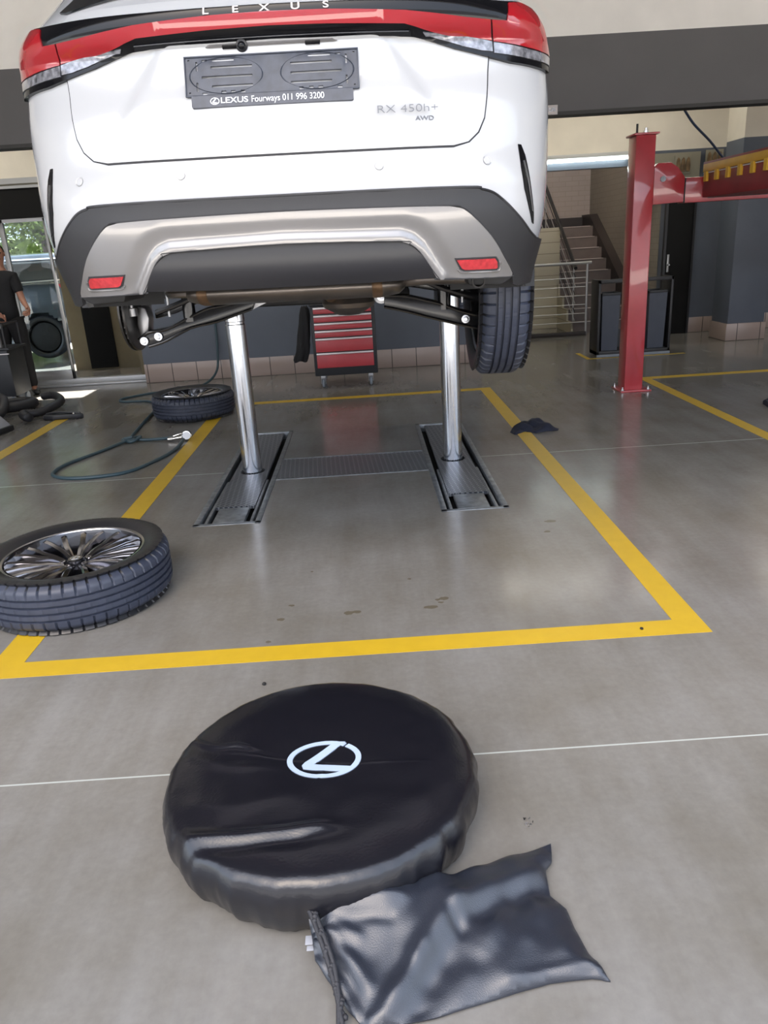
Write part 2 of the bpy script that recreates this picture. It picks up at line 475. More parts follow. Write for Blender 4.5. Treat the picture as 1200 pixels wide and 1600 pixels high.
MT = dict(
    floor=floor_mat(),
    cream=mat('cream_plaster', (0.80, 0.77, 0.72), 0.8, var=0.05, vscale=3),
    soffit=mat('soffit_paint', (0.80, 0.74, 0.63), 0.8, var=0.05, vscale=3),
    beam=mat('charcoal_paint', (0.105, 0.10, 0.10), 0.6, var=0.08, vscale=2, bump=0.1),
    black_strip=mat('dark_strip', (0.02, 0.018, 0.015), 0.5),
    slate=mat('slate_blue_paint', (0.10, 0.115, 0.145), 0.55, var=0.08, vscale=2, bump=0.1),
    tile=brick_mat('skirting_tile', (0.36, 0.28, 0.245), (0.10, 0.08, 0.07), 0.31, 0.5, 0.25, 0.006, 'xz', 0.08),
    block=brick_mat('painted_block', (0.45, 0.41, 0.30), (0.24, 0.21, 0.15), 4.0, 0.17, 0.5, 0.006, 'yz', 0.03),
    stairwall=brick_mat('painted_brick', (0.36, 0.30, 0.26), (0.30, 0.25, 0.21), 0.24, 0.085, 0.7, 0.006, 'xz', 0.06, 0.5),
    stairwall_shaded=brick_mat('painted_brick_shaded', (0.25, 0.22, 0.18), (0.21, 0.18, 0.15), 0.24, 0.085, 0.7, 0.006, 'yz', 0.06, 0.5),  # same brick in a darker copy: side-wall shade put into the colour
    step=mat('stair_tile', (0.12, 0.095, 0.085), 0.5, var=0.1),
    nosing=mat('stair_nosing', (0.42, 0.36, 0.33), 0.4),
    dark_wood=mat('dark_skirting', (0.03, 0.024, 0.022), 0.5),
    yellow=mat('yellow_floor_tape', (0.50, 0.325, 0.018), 0.42, var=0.04, vscale=12),
    white=mat('pearl_white_paint', (0.425, 0.43, 0.44), 0.20, 0.0, coat=0.6, spec=0.5),
    clad=mat('black_grained_plastic', (0.016, 0.016, 0.018), 0.46, bump=0.35, bscale=900),
    insert=mat('black_satin_plastic', (0.016, 0.016, 0.019), 0.33, bump=0.1, bscale=900),
    silver=mat('silver_bumper_paint', (0.25, 0.24, 0.235), 0.26, 0.5, coat=0.5),
    gloss=mat('gloss_black', (0.005, 0.005, 0.006), 0.10, coat=0.0, spec=0.28),
    red_lens=mat('red_lens', (0.30, 0.008, 0.014), 0.08, coat=1.0),
    red_dark=mat('dark_red_lens', (0.30, 0.008, 0.012), 0.10, coat=1.0),
    clear_lens=mat('clear_lens', (0.20, 0.20, 0.22), 0.12, 0.3, var=0.7, vscale=45, coat=1.0),
    fog=mat('red_reflector', (0.40, 0.02, 0.025), 0.2, coat=1.0, var=0.25, vscale=60),
    seam=mat('panel_gap', (0.02, 0.02, 0.022), 0.7),
    chrome=mat('bright_chrome', (0.75, 0.76, 0.78), 0.12, 1.0),
    letter=mat('badge_chrome', (0.30, 0.31, 0.33), 0.25, 1.0),
    steel=mat('polished_piston_steel', (0.62, 0.64, 0.68), 0.16, 1.0),
    alu=mat('aluminium_frame', (0.42, 0.42, 0.42), 0.4, 0.6),
    bare=mat('cast_aluminium', (0.36, 0.36, 0.37), 0.4, 0.9, var=0.15),
    zinc=mat('zinc_bolt', (0.55, 0.57, 0.62), 0.25, 0.9),
    exhaust=mat('exhaust_steel', (0.16, 0.14, 0.125), 0.36, 0.85, var=0.22, vscale=5),
    rust=mat('heat_tinted_band', (0.15, 0.09, 0.05), 0.5, 0.6, var=0.4, vscale=20),
    black_steel=mat('black_gloss_steel', (0.008, 0.008, 0.009), 0.26, coat=0.15),
    under=mat('underbody_black', (0.012, 0.012, 0.013), 0.6, var=0.2),
    disc=mat('brake_disc_iron', (0.05, 0.048, 0.046), 0.35, 0.8),
    rubber=mat('tyre_rubber', (0.034, 0.041, 0.064), 0.48, var=0.12, vscale=20, bump=0.2, bscale=300),
    sidewall=mat('tyre_sidewall', (0.014, 0.014, 0.016), 0.36, bump=0.1, bscale=200),
    rim=mat('dark_rim', (0.03, 0.03, 0.034), 0.22, 0.7, coat=0.6),
    rim_lip=mat('machined_rim', (0.50, 0.50, 0.54), 0.2, 1.0),
    spoke=mat('dark_chrome_spoke', (0.46, 0.45, 0.47), 0.14, 1.0),
    frame_metal=mat('worn_galvanised', (0.24, 0.26, 0.28), 0.42, 0.7, var=0.3, vscale=20),
    pit=mat('slot_black', (0.008, 0.008, 0.008), 0.8),  # near-black of the slot pits, seal rings and pebbles
    plate=plate_mat(),
    lift_red=mat('lift_red_paint', (0.42, 0.035, 0.045), 0.28, var=0.12, vscale=4, coat=0.8),
    lift_dkred=mat('runway_red_paint', (0.25, 0.022, 0.028), 0.5, var=0.15, vscale=6),
    lift_yellow=mat('lift_yellow_paint', (0.72, 0.42, 0.03), 0.5, var=0.06),
    cart_blk=mat('cart_black', (0.022, 0.024, 0.028), 0.5),
    cart_red=mat('cart_red', (0.50, 0.055, 0.07), 0.40, var=0.05),
    handle=mat('brushed_handle', (0.62, 0.58, 0.58), 0.35, 0.6),
    caster=mat('caster_grey', (0.24, 0.27, 0.31), 0.5),
    rack=mat('rack_black_metal', (0.016, 0.016, 0.018), 0.45),
    bin=mat('bin_blue_grey', (0.055, 0.065, 0.09), 0.5, var=0.1),
    hose=mat('teal_air_hose', (0.03, 0.06, 0.075), 0.45),
    hose_blk=mat('black_corrugated_hose', (0.02, 0.02, 0.024), 0.5),
    blue_hose=mat('dark_blue_hose', (0.012, 0.025, 0.06), 0.5),
    cloth_navy=mat('navy_rag', (0.010, 0.013, 0.028), 0.85, bump=0.3, bscale=200),
    cover=mat('black_nonwoven_cover', (0.006, 0.006, 0.009), 0.25, bump=0.22, bscale=160, spec=0.6),
    logo=mat('white_print', (0.36, 0.44, 0.56), 0.5),
    bag=mat('black_nylon_bag', (0.013, 0.016, 0.025), 0.34, bump=0.3, bscale=420, spec=0.85),
    cord=mat('black_cord', (0.02, 0.02, 0.024), 0.6, bump=0.6, bscale=400),
    plastic_plate=mat('plate_holder_plastic', (0.045, 0.052, 0.070), 0.42, var=0.2, vscale=30),
    print_white=mat('white_lettering', (0.78, 0.80, 0.84), 0.5),
    polo=mat('black_polo', (0.012, 0.012, 0.014), 0.85),
    trousers=mat('black_trousers', (0.010, 0.010, 0.012), 0.85),
    skin=mat('skin', (0.42, 0.20, 0.13), 0.5, var=0.05),
    hair=mat('dark_hair', (0.02, 0.015, 0.012), 0.6),
    shoe=mat('black_shoe', (0.012, 0.012, 0.012), 0.4),
    grey_case=mat('grey_case', (0.30, 0.31, 0.34), 0.5),
    red_plastic=mat('red_plastic', (0.55, 0.02, 0.02), 0.4),
    glass=glass_mat('door_glass', (0.72, 0.78, 0.80)),
    tint=mat('tinted_window', (0.008, 0.010, 0.012), 0.05, coat=1.0),
    parked=mat('grey_metallic_paint', (0.10, 0.115, 0.13), 0.22, 0.6, coat=1.0),
    asphalt=mat('asphalt', (0.035, 0.037, 0.04), 0.9, var=0.1),
    yard=mat('sky_blocker_grey', (0.10, 0.105, 0.12), 0.8, var=0.2, vscale=1),
    badge=mat('badge_grey', (0.13, 0.135, 0.15), 0.4),
    paving=mat('concrete_paving', (0.40, 0.385, 0.36), 0.8, var=0.08),
    leaf=mat('yellow_green_leaves', (0.20, 0.26, 0.055), 0.6, var=0.35, vscale=3),
    leaf2=mat('deep_green_leaves', (0.07, 0.16, 0.035), 0.6, var=0.35, vscale=3),
    bark=mat('bark', (0.09, 0.06, 0.04), 0.9, var=0.2),
    tube_light=mat('lit_tube', (0.9, 1, 0.98), 0.4, emit=((0.88, 1.0, 0.98), 9.0)),
    batten=mat('batten_white', (0.6, 0.6, 0.58), 0.4),
    dark_int=mat('dark_panel', (0.010, 0.010, 0.010), 0.8, spec=0.2),
    olive=mat('olive_wall', (0.16, 0.13, 0.075), 0.7, var=0.05),
    plaque=mat('carved_wood', (0.16, 0.10, 0.045), 0.6, var=0.5, vscale=14, bump=0.5, bscale=30),
    beige=mat('beige_trim', (0.27, 0.25, 0.19), 0.7),
    sign=mat('white_sign', (0.62, 0.57, 0.55), 0.5),
    nozzle=mat('chrome_gauge', (0.7, 0.7, 0.68), 0.15, 1.0),
    foil=mat('foil', (0.7, 0.7, 0.72), 0.25, 1.0),
)

# ================================================================== SETTING
# floor with pits cut for the in-ground lift
PITS = [(-1.09, -0.69, 4.18, 6.50), (0.375, 0.775, 4.165, 6.45), (-0.69, 0.375, 5.035, 5.58)]
bm = B()
xs = sorted({-9.0, 9.0, *[p[0] for p in PITS], *[p[1] for p in PITS]})
ys = sorted({-1.8, 15.2, 9.96, *[p[2] for p in PITS], *[p[3] for p in PITS]})
for i in range(len(xs) - 1):
    for j in range(len(ys) - 1):
        cx, cy = (xs[i] + xs[i + 1]) / 2, (ys[j] + ys[j + 1]) / 2
        if any(a < cx < b and c < cy < d for a, b, c, d in PITS): continue
        if cx < -2.7 and cy > 9.96 and False: continue
        bm.faces.new([bm.verts.new(v) for v in ((xs[i], ys[j], 0), (xs[i + 1], ys[j], 0), (xs[i + 1], ys[j + 1], 0), (xs[i], ys[j + 1], 0))])
bmesh.ops.remove_doubles(bm, verts=bm.verts, dist=1e-5)
for a, b, c, d in PITS:   # pit walls and bottom
    box(bm, a - .001, b + .001, c - .001, d + .001, -0.12, -0.10)
struct('floor', bm, MT['floor'])
bm = B(); box(bm, -30, 30, -30, -1.8, -0.14, -0.02); struct('ground_outside', bm, MT['paving'])
bm = B(); box(bm, -40, 30, 15.2, 60, -0.14, -0.02); struct('ground_behind', bm, MT['asphalt'])
# walls
bm = B(); box(bm, -2.83, 1.45, 9.72, 9.92, 0, 2.48); struct('wall_back', bm, MT['slate'])
bm = B(); box(bm, -2.83, 1.45, 9.705, 9.72, 0, 0.235, 0.003); struct('baseboard_back', bm, MT['tile'])
bm = B(); box(bm, 1.35, 1.45, 9.92, 11.3, 0, 2.48); box(bm, 1.35, 1.45, 11.45, 15.0, 0, 5.0); box(bm, 1.35, 1.45, 11.3, 11.45, 0, 2.48); struct('wall_stair_left', bm, MT['stairwall_shaded'])
bm = B(); box(bm, 1.35, 4.4, 15.0, 15.15, 0, 5.0); struct('wall_stair_back', bm, MT['stairwall'])
bm = B(); box(bm, 4.3, 4.38, 11.44, 15.0, 0, 5.0); struct('wall_stair_right', bm, MT['stairwall_shaded'])
bm = B(); box(bm, 1.45, 4.3, 11.3, 11.45, 2.31, 2.48); struct('wall_stair_header', bm, MT['slate'])
bm = B(); box(bm, 4.3, 9.0, 11.3, 11.45, 0, 2.48); struct('wall_back_right', bm, MT['slate'])
bm = B(); box(bm, 4.72, 9.0, 11.285, 11.3, 0, 0.22, 0.003); struct('baseboard_back_right', bm, MT['tile'])
bm = B(); box(bm, -9.15, -9.0, 1.40, 10.0, 0, 4.65); struct('wall_left', bm, MT['cream'])
bm = B(); box(bm, 9.0, 9.15, 1.40, 11.4, 0, 4.65); struct('wall_right', bm, MT['cream'])
bm = B(); box(bm, -9, 9, 7.44, 7.60, 2.51, 3.09); struct('wall_bulkhead_band', bm, MT['beam'])
bm = B(); box(bm, -9, 9, 7.43, 7.61, 2.48, 2.51); struct('trim_1', bm, MT['black_strip'])
bm = B(); box(bm, -9, 9, 7.44, 7.60, 3.09, 4.65); struct('wall_bulkhead_upper', bm, MT['cream'])
bm = B(); box(bm, -9.15, 9.15, 1.55, 7.6, 4.6, 4.7); struct('ceiling', bm, MT['beam'])  # unseen; front edge and dark tone chosen to limit light on the floor
bm = B(); box(bm, -30, 30, -15.5, -14, -.02, 6.5); struct('sky_blocker', bm, MT['yard'])  # added behind the camera, unseen: blocks low sky from the inner floor
bm = B(); box(bm, -9, 9, 7.6, 11.45, 3.5, 3.6); struct('ceiling_low', bm, MT['soffit'])
bm = B(); box(bm, -2.83, 1.45, 9.72, 9.92, 2.48, 3.5); box(bm, -9, -2.83, 9.86, 10.0, 2.48, 3.5); box(bm, 1.35, 9, 11.3, 11.45, 2.48, 3.5); box(bm, 4.83, 5.32, 10.22, 10.7, 2.48, 3.5); struct('wall_back_upper', bm, MT['soffit'])
bm = B(); box(bm, 1.35, 1.45, 9.92, 11.3, 2.48, 3.5); struct('wall_return_upper', bm, MT['soffit'])
bm = B(); box(bm, -10, -2.83, 11.45, 12.7, 2.48, 2.56); struct('sun_blocker', bm, MT['soffit'])  # added canopy, unseen: keeps the sun from entering the glass door
bm = B(); box(bm, 1.35, 4.4, 11.45, 15.15, 5.0, 5.1); struct('ceiling_stair', bm, MT['soffit'])
bm = B(); box(bm, -9.15, 9.15, 1.40, 1.55, 3.65, 4.7); struct('wall_entrance_header', bm, MT['cream'])  # unseen; depth and position shaped to limit skylight on the floor
# pillar
bm = B(); box(bm, 4.83, 5.32, 10.22, 10.70, 0.0, 2.48, 0.004); struct('wall_pillar', bm, MT['slate'])
bm = B(); box(bm, 4.81, 5.34, 10.20, 10.72, 0.0, 0.225, 0.006); struct('baseboard_pillar', bm, MT['tile'])
# dark doorway beside the stairwell
t = tag(thing('doorway', None, None, (0, 0, 0)), None, None, None, 'structure'); t.name = 'door_1'
bm = B(); box(bm, 4.33, 4.70, 11.25, 11.3, 0, 2.06, 0.004); obj('door_leaf', bm, MT['dark_int'], t)
bm = B(); box(bm, 4.30, 4.335, 11.24, 11.3, 0, 2.1); box(bm, 4.70, 4.73, 11.24, 11.3, 0, 2.1); box(bm, 4.3, 4.73, 11.24, 11.3, 2.06, 2.1); obj('door_frame', bm, MT['rack'], t)
bm = B(); cyl(bm, (4.37, 11.25, 0.98), (4.37, 11.19, 0.98), 0.012); box(bm, 4.355, 4.385, 11.235, 11.25, .88, 1.12, .003); obj('door_handle', bm, MT['alu'], t)
# plaques high on the wall
bm = B(); box(bm, 4.03, 4.74, 11.26, 11.3, 2.11, 2.44, .003); struct('trim_2', bm, MT['beige'])
for k, (x0_, x1_, z0_, z1_, lb) in enumerate(((4.38, 4.60, 2.17, 2.40, 'carved brown plaque on beige board, the one nearer the red post'),
                                      (4.80, 5.04, 2.20, 2.45, 'carved brown plaque above the yellow toothed rail, beside the pillar'))):
    t = thing('wall_plaque', lb, 'plaque', ((x0_ + x1_) / 2, 11.245, z0_), (0, 0, 0), 'carved plaques')
    wv, hv = (x1_ - x0_) / 2, z1_ - z0_
    bm = B(); box(bm, -wv, wv, -.012, .012, 0, hv, .003); obj('backing_board', bm, MT['beige'], t)
    bm = B()
    for q in range(3):
        cx_ = -wv * .62 + q * wv * .62
        prism(bm, [(cx_ - .028, .03), (cx_ + .024, .02), (cx_ + .03, hv * .45), (cx_ + .018, hv * .8), (cx_, hv * .9), (cx_ - .02, hv * .78), (cx_ - .03, hv * .5)], -.03, -.012, 'y', .004)
    obj('carving', bm, MT['plaque'], t)

# sliding glass door on the left, aluminium sill
bm = B(); box(bm, -9, -2.83, 9.86, 10.0, 2.04, 2.40); struct('wall_left_header', bm, MT['dark_int'])
bm = B(); box(bm, -9, -2.83, 9.84, 9.87, 2.37, 2.40); box(bm, -9, -2.83, 9.83, 9.86, 2.42, 2.48); struct('trim_3', bm, MT['alu'])
bm = B(); box(bm, -9, -2.83, 9.86, 9.98, 2.40, 2.48); struct('trim_4', bm, MT['beige'])
bm = B(); box(bm, -9, -2.82, 9.90, 10.02, 0, 0.085, 0.004); box(bm, -9, -2.82, 9.82, 9.90, 0, 0.025, 0.004); struct('trim_5', bm, MT['alu'])
def glass_leaf(name, x0_, x1_, y):
    t = thing(name, None, None); t['kind'] = 'structure'
    bm = B()
    box(bm, x0_, x0_ + .045, y - .02, y + .02, .085, 2.04, .003)
    box(bm, x1_ - .03, x1_, y - .02, y + .02, .085, 2.04, .003)
    box(bm, x0_, x1_, y - .02, y + .02, .085, .20, .003)
    box(bm, x0_, x1_, y - .02, y + .02, 2.0, 2.04)
    obj('window_frame', bm, MT['alu'], t)
    bm = B(); box(bm, x0_ + .04, x1_ - .025, y - .004, y + .004, .2, 2.0); obj('glass', bm, MT['glass'], t)
glass_leaf('window_1', -4.36, -3.80, 9.95)
glass_leaf('window_2', -6.30, -4.36, 9.99)
bm = B(); box(bm, -9, -6.3, 9.9, 10.05, 0, 2.04); struct('wall_left_back', bm, MT['slate'])
# passage seen through the open leaf
bm = B(); box(bm, -4.28, -2.83, 11.30, 11.4, 0, 2.6); struct('wall_passage', bm, MT['olive'])
bm = B(); box(bm, -2.93, -2.83, 9.92, 11.30, 0, 2.6); struct('wall_passage_side', bm, MT['olive'])
t = tag(thing('door_2', None, None, (-4.03, 11.25, 0), (0, 0, math.radians(9))), None, None, None, 'structure')
bm = B(); box(bm, 0, .38, -.05, 0, .03, 2.3, .004); obj('door_leaf', bm, MT['dark_int'], t)

# stairs (continuous masonry) and landing
bm = B()
prof = [(12.0, 0)]
for k in range(9):
    prof += [(12.0 + .28 * k, .176 * (k + 1)), (12.0 + .28 * (k + 1), .176 * (k + 1))]
prof += [(14.98, 1.584), (14.98, 0)]
prism(bm, prof, 3.23, 4.28, 'x'); struct('stair_flight', bm, MT['step'])
bm = B()
prism(bm, [(11.99, 0.0), *prof[1:-1], (14.98, 0)], 3.20, 3.232, 'x'); struct('stair_side', bm, MT['block'])
bm = B()
for k in range(9):
    y = 12.0 + .28 * k; z = .176 * (k + 1)
    box(bm, 3.235, 4.10, y - .012, y + .03, z - .006, z + .006)
struct('trim_6', bm, MT['nosing'])
bm = B()
sk = []
for k in range(9):
    sk += [(12.0 + .28 * k, .176 * (k + 1))]
prism(bm, [(11.75, .0)] + [(12.0 - .14, .30)] + [(14.5, 1.584 + .2), (14.98, 1.584 + .2), (14.98, 1.584), (12.0, .0)], 4.15, 4.299, 'x')
box(bm, 1.46, 4.3, 14.93, 14.99, 1.584, 1.75)
struct('baseboard_stair', bm, MT['dark_wood'])
bm = B(); box(bm, 1.45, 3.23, 12.9, 14.98, 0, 1.584); struct('wall_stair_landing', bm, MT['block'])
bm = B(); box(bm, 1.45, 3.36, 11.72, 11.80, 0, 0.06, .004); struct('trim_7', bm, MT['dark_wood'])

# stair railings
t = thing('stair_railing', 'steel handrail with slanting rods climbing the left edge of the stairs', 'railing', (3.24, 12.0, 0))
def P3(y, z): return (0.0, y - 12.0, z)
bm = B(); tube(bm, [P3(11.95, .98), P3(14.6, 2.64)], .028, 10); obj('handrail', bm, MT['rack'], t)
for k in range(6):
    bm = B(); o_ = .13 * (k + 1); tube(bm, [P3(11.95, .98 - o_), P3(14.6, 2.64 - o_)], .008, 6); obj('rod', bm, MT['alu'] if k % 2 else MT['rack'], t)
for y in (12.0, 12.95, 13.9):
    z = .176 * (int((y - 12.0) / .28) + 1)
    bm = B(); tube(bm, [P3(y + .05, z), P3(y + .05, .98 + (y + .1 - 12) * .626)], .013, 8); obj('post', bm, MT['alu'], t)
t = thing('balustrade', 'low steel balustrade with horizontal rods in front of the stairs', 'railing', (3.36, 11.75, 0))
bm = B(); tube(bm, [(-1.9, 0, 1.06), (.06, 0, 1.06)], .022, 10); obj('handrail', bm, MT['alu'], t)
for x in (0, -.95, -1.85):
    bm = B(); tube(bm, [(x, 0, 0.0), (x, 0, 1.05)], .018, 8); obj('post', bm, MT['alu'], t)
for k in range(6):
    bm = B(); tube(bm, [(-1.88, 0, .20 + .13 * k), (0, 0, .20 + .13 * k)], .0065, 6); obj('rod', bm, MT['alu'], t)

# fluorescent batten
t = thing('fluorescent_light', 'lit fluorescent tube batten on the soffit before the stairwell', 'ceiling light', (3.07, 11.235, 2.49))
bm = B(); box(bm, -.68, .68, -.05, .05, -.05, 0, .005); box(bm, -.68, -.655, -.02, .02, -.10, -.05); box(bm, .655, .68, -.02, .02, -.10, -.05); obj('housing', bm, MT['batten'], t)
bm = B(); cyl(bm, (-.655, 0, -.078), (.655, 0, -.078), .016); obj('tube', bm, MT['tube_light'], t)
# fill lights added under the rear ceiling to brighten the upper back walls
for lx, ly in ((-5.0, 8.9), (-.7, 8.6), (3.0, 10.2), (6.8, 10.2)):
    area_light('fill_light', (lx, ly, 3.46), (0, 0, 0), 2.4, .16, 14, (1.0, .96, .86))

# small white sign on the beam, lettering
t = thing('beam_sign', 'small white lettered sign at the bottom of the dark beam', 'sign', (1.70, 7.425, 2.525))
bm = B(); box(bm, -.115, .115, -.006, .006, -.038, .038, .002); obj('panel', bm, MT['sign'], t)
me = text_mesh('LEXUS', .042, .001, .0004, xscale=1.25)
o = link('lettering', me, MT['letter'], t); o.rotation_euler = (PI / 2, 0, 0); o.location = (.02, -.008, 0)

# yellow floor marking lines
def tape(name, rects, label):
    bm = B()
    for (a, b, c, d) in rects:
        box(bm, a, b, c, d, 0.0, 0.0018)
    return tag(obj(name, bm, MT['yellow'], None, 35), label, 'floor marking', 'yellow bay lines')
tape('floor_marking', [(-1.585, 1.275, 2.585, 2.70), (-1.585, -1.455, 2.70, 7.84), (1.16, 1.275, 2.70, 7.84), (-1.585, 1.275, 7.84, 7.955)], 'yellow painted rectangle marking the bay under the raised white car')
tape('floor_marking', [(2.855, 2.96, 1.0, 7.87), (2.855, 7.5, 7.87, 7.985)], 'yellow bay line beside and right of the red post')
tape('floor_marking', [(-3.22, -3.09, 2.0, 7.75)], 'short yellow line at left edge running under black hoses')
tape('floor_marking', [(2.72, 3.95, 9.40, 9.455), (2.72, 2.775, 9.455, 9.95)], 'thin yellow outline around the black bin rack')

# ================================================================== IN-GROUND LIFT
t = thing('in_ground_lift', 'in-ground lift with two polished pistons raising the white car', 'car lift', (0, 5.3, 0))
def lift_slot(x0_, x1_, ya, yb, px):
    ya -= 5.3; yb -= 5.3
    bm = B()
    box(bm, x0_, x0_ + .035, ya, yb, -.10, .004, .002); box(bm, x1_ - .035, x1_, ya, yb, -.10, .004, .002)
    box(bm, x0_, x1_, ya, ya + .03, -.10, .004, .002); box(bm, x0_, x1_, yb - .03, yb, -.10, .004, .002)
    obj('slot_frame', bm, MT['frame_metal'], t)
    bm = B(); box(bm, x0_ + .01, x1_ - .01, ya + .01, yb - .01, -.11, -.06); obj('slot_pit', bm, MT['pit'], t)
    bm = B()
    xa, xb = x0_ + .075, x1_ - .075
    # cover plate with a round piston opening
    outer = [(xa, ya + .33), (xb, ya + .33), (xb, yb - .06), (xa, yb - .06)]
    hole = [(px + .088 * math.cos(a), .088 * math.sin(a)) for a in [2 * PI * k / 28 for k in range(28)]]
    V, T_ = fill_grid(outer, .09, [hole])
    vs = [bm.verts.new((x, y, 0.0)) for x, y in V]
    for f in T_: bm.faces.new([vs[i] for i in f])
    r = bmesh.ops.extrude_face_region(bm, geom=bm.faces[:])
    bmesh.ops.translate(bm, verts=[v for v in r['geom'] if isinstance(v, bmesh.types.BMVert)], vec=(0, 0, -.02))
    obj('cover_plate', bm, MT['plate'], t)
    bm = B(); box(bm, xa + .03, xb - .03, ya + .05, ya + .315, -.03, -.002, .004); obj('end_plate', bm, MT['frame_metal'], t)
    bm = B(); box(bm, xa - .02, xa - .002, ya + .04, ya + .9, -.05, -.006, .002); box(bm, xb + .002, xb + .02, ya + .04, ya + .9, -.05, -.006, .002); obj('guide_rail', bm, MT['frame_metal'], t)
lift_slot(-1.09, -.69, 4.18, 6.50, -.885)
lift_slot(.375, .775, 4.165, 6.45, .573)
bm = B(); box(bm, -.689, .374, -.262, .277, -.025, .0015); obj('cross_plate', bm, MT['plate'], t)
bm = B(); box(bm, -.689, .374, -.265, -.245, -.02, .004); box(bm, -.689, .374, .262, .28, -.02, .004); obj('cross_edge', bm, MT['frame_metal'], t)
for x, ztop in ((-.885, 1.20), (.573, 1.20)):
    bm = B(); lathe(bm, [(0, -.11), (.068, -.11), (.068, ztop - .16), (.064, ztop - .155), (.064, ztop - .14), (.068, ztop - .135), (.068, ztop - .05), (.06, ztop), (0, ztop)], 40, Matrix.Translation((x, 0, 0)))
    obj('piston', bm, MT['steel'], t)
    bm = B(); lathe(bm, [(.070, -.07), (.086, -.07), (.086, -.012), (.070, -.008)], 32, Matrix.Translation((x, 0, 0))); obj('seal_ring', bm, MT['pit'], t)
    bm = B(); box(bm, x - .10, x + .10, -.30, .30, ztop, ztop + .05, .008); obj('lifting_pad', bm, MT['black_steel'], t)

# ================================================================== WHEELS
def logo_mesh(bm, wd, dp, M4=None):
    """oval ring with a slanted stroke inside, wd = full width, lies in xy, raised by dp"""
    a, b = wd / 2, wd * .375
    n = 40
    def pt(ang, k): return (a * k * math.cos(ang), b * k * math.sin(ang))
    verts = []
    # ring with a small gap at upper right
    g0, g1 = math.radians(56), math.radians(52 + 360)
    ring_o = [(a * math.cos(q), b * math.sin(q)) for q in [g0 + (g1 - g0) * i / n for i in range(n + 1)]]
    ring_i = [((a - wd * .075) * math.cos(q), (b - wd * .065) * math.sin(q)) for q in [g0 + (g1 - g0) * i / n for i in range(n + 1)]]
    def quad(*q):
        lo = [bm.verts.new((x, y, 0)) for x, y in q]; hi = [bm.verts.new((x, y, dp)) for x, y in q]
        bm.faces.new(hi)
        for i in range(len(q)): bm.faces.new((lo[i], lo[(i + 1) % len(q)], hi[(i + 1) % len(q)], hi[i]))
        verts.extend(lo + hi)
    for i in range(n): quad(ring_o[i], ring_o[i + 1], ring_i[i + 1], ring_i[i])
    W = wd
    # diagonal stroke from the top right to the lower left, then a foot running right
    quad((.26 * W, .345 * W), (.10 * W, .345 * W), (-.255 * W, -.055 * W), (-.13 * W, -.09 * W))
    quad((-.255 * W, -.055 * W), (-.285 * W, -.12 * W), (-.26 * W, -.185 * W), (-.19 * W, -.20 * W), (-.13 * W, -.09 * W))
    quad((-.13 * W, -.09 * W), (-.19 * W, -.20 * W), (.34 * W, -.265 * W), (.43 * W, -.17 * W))
    if M4 is not None: bmesh.ops.transform(bm, matrix=M4, verts=verts)

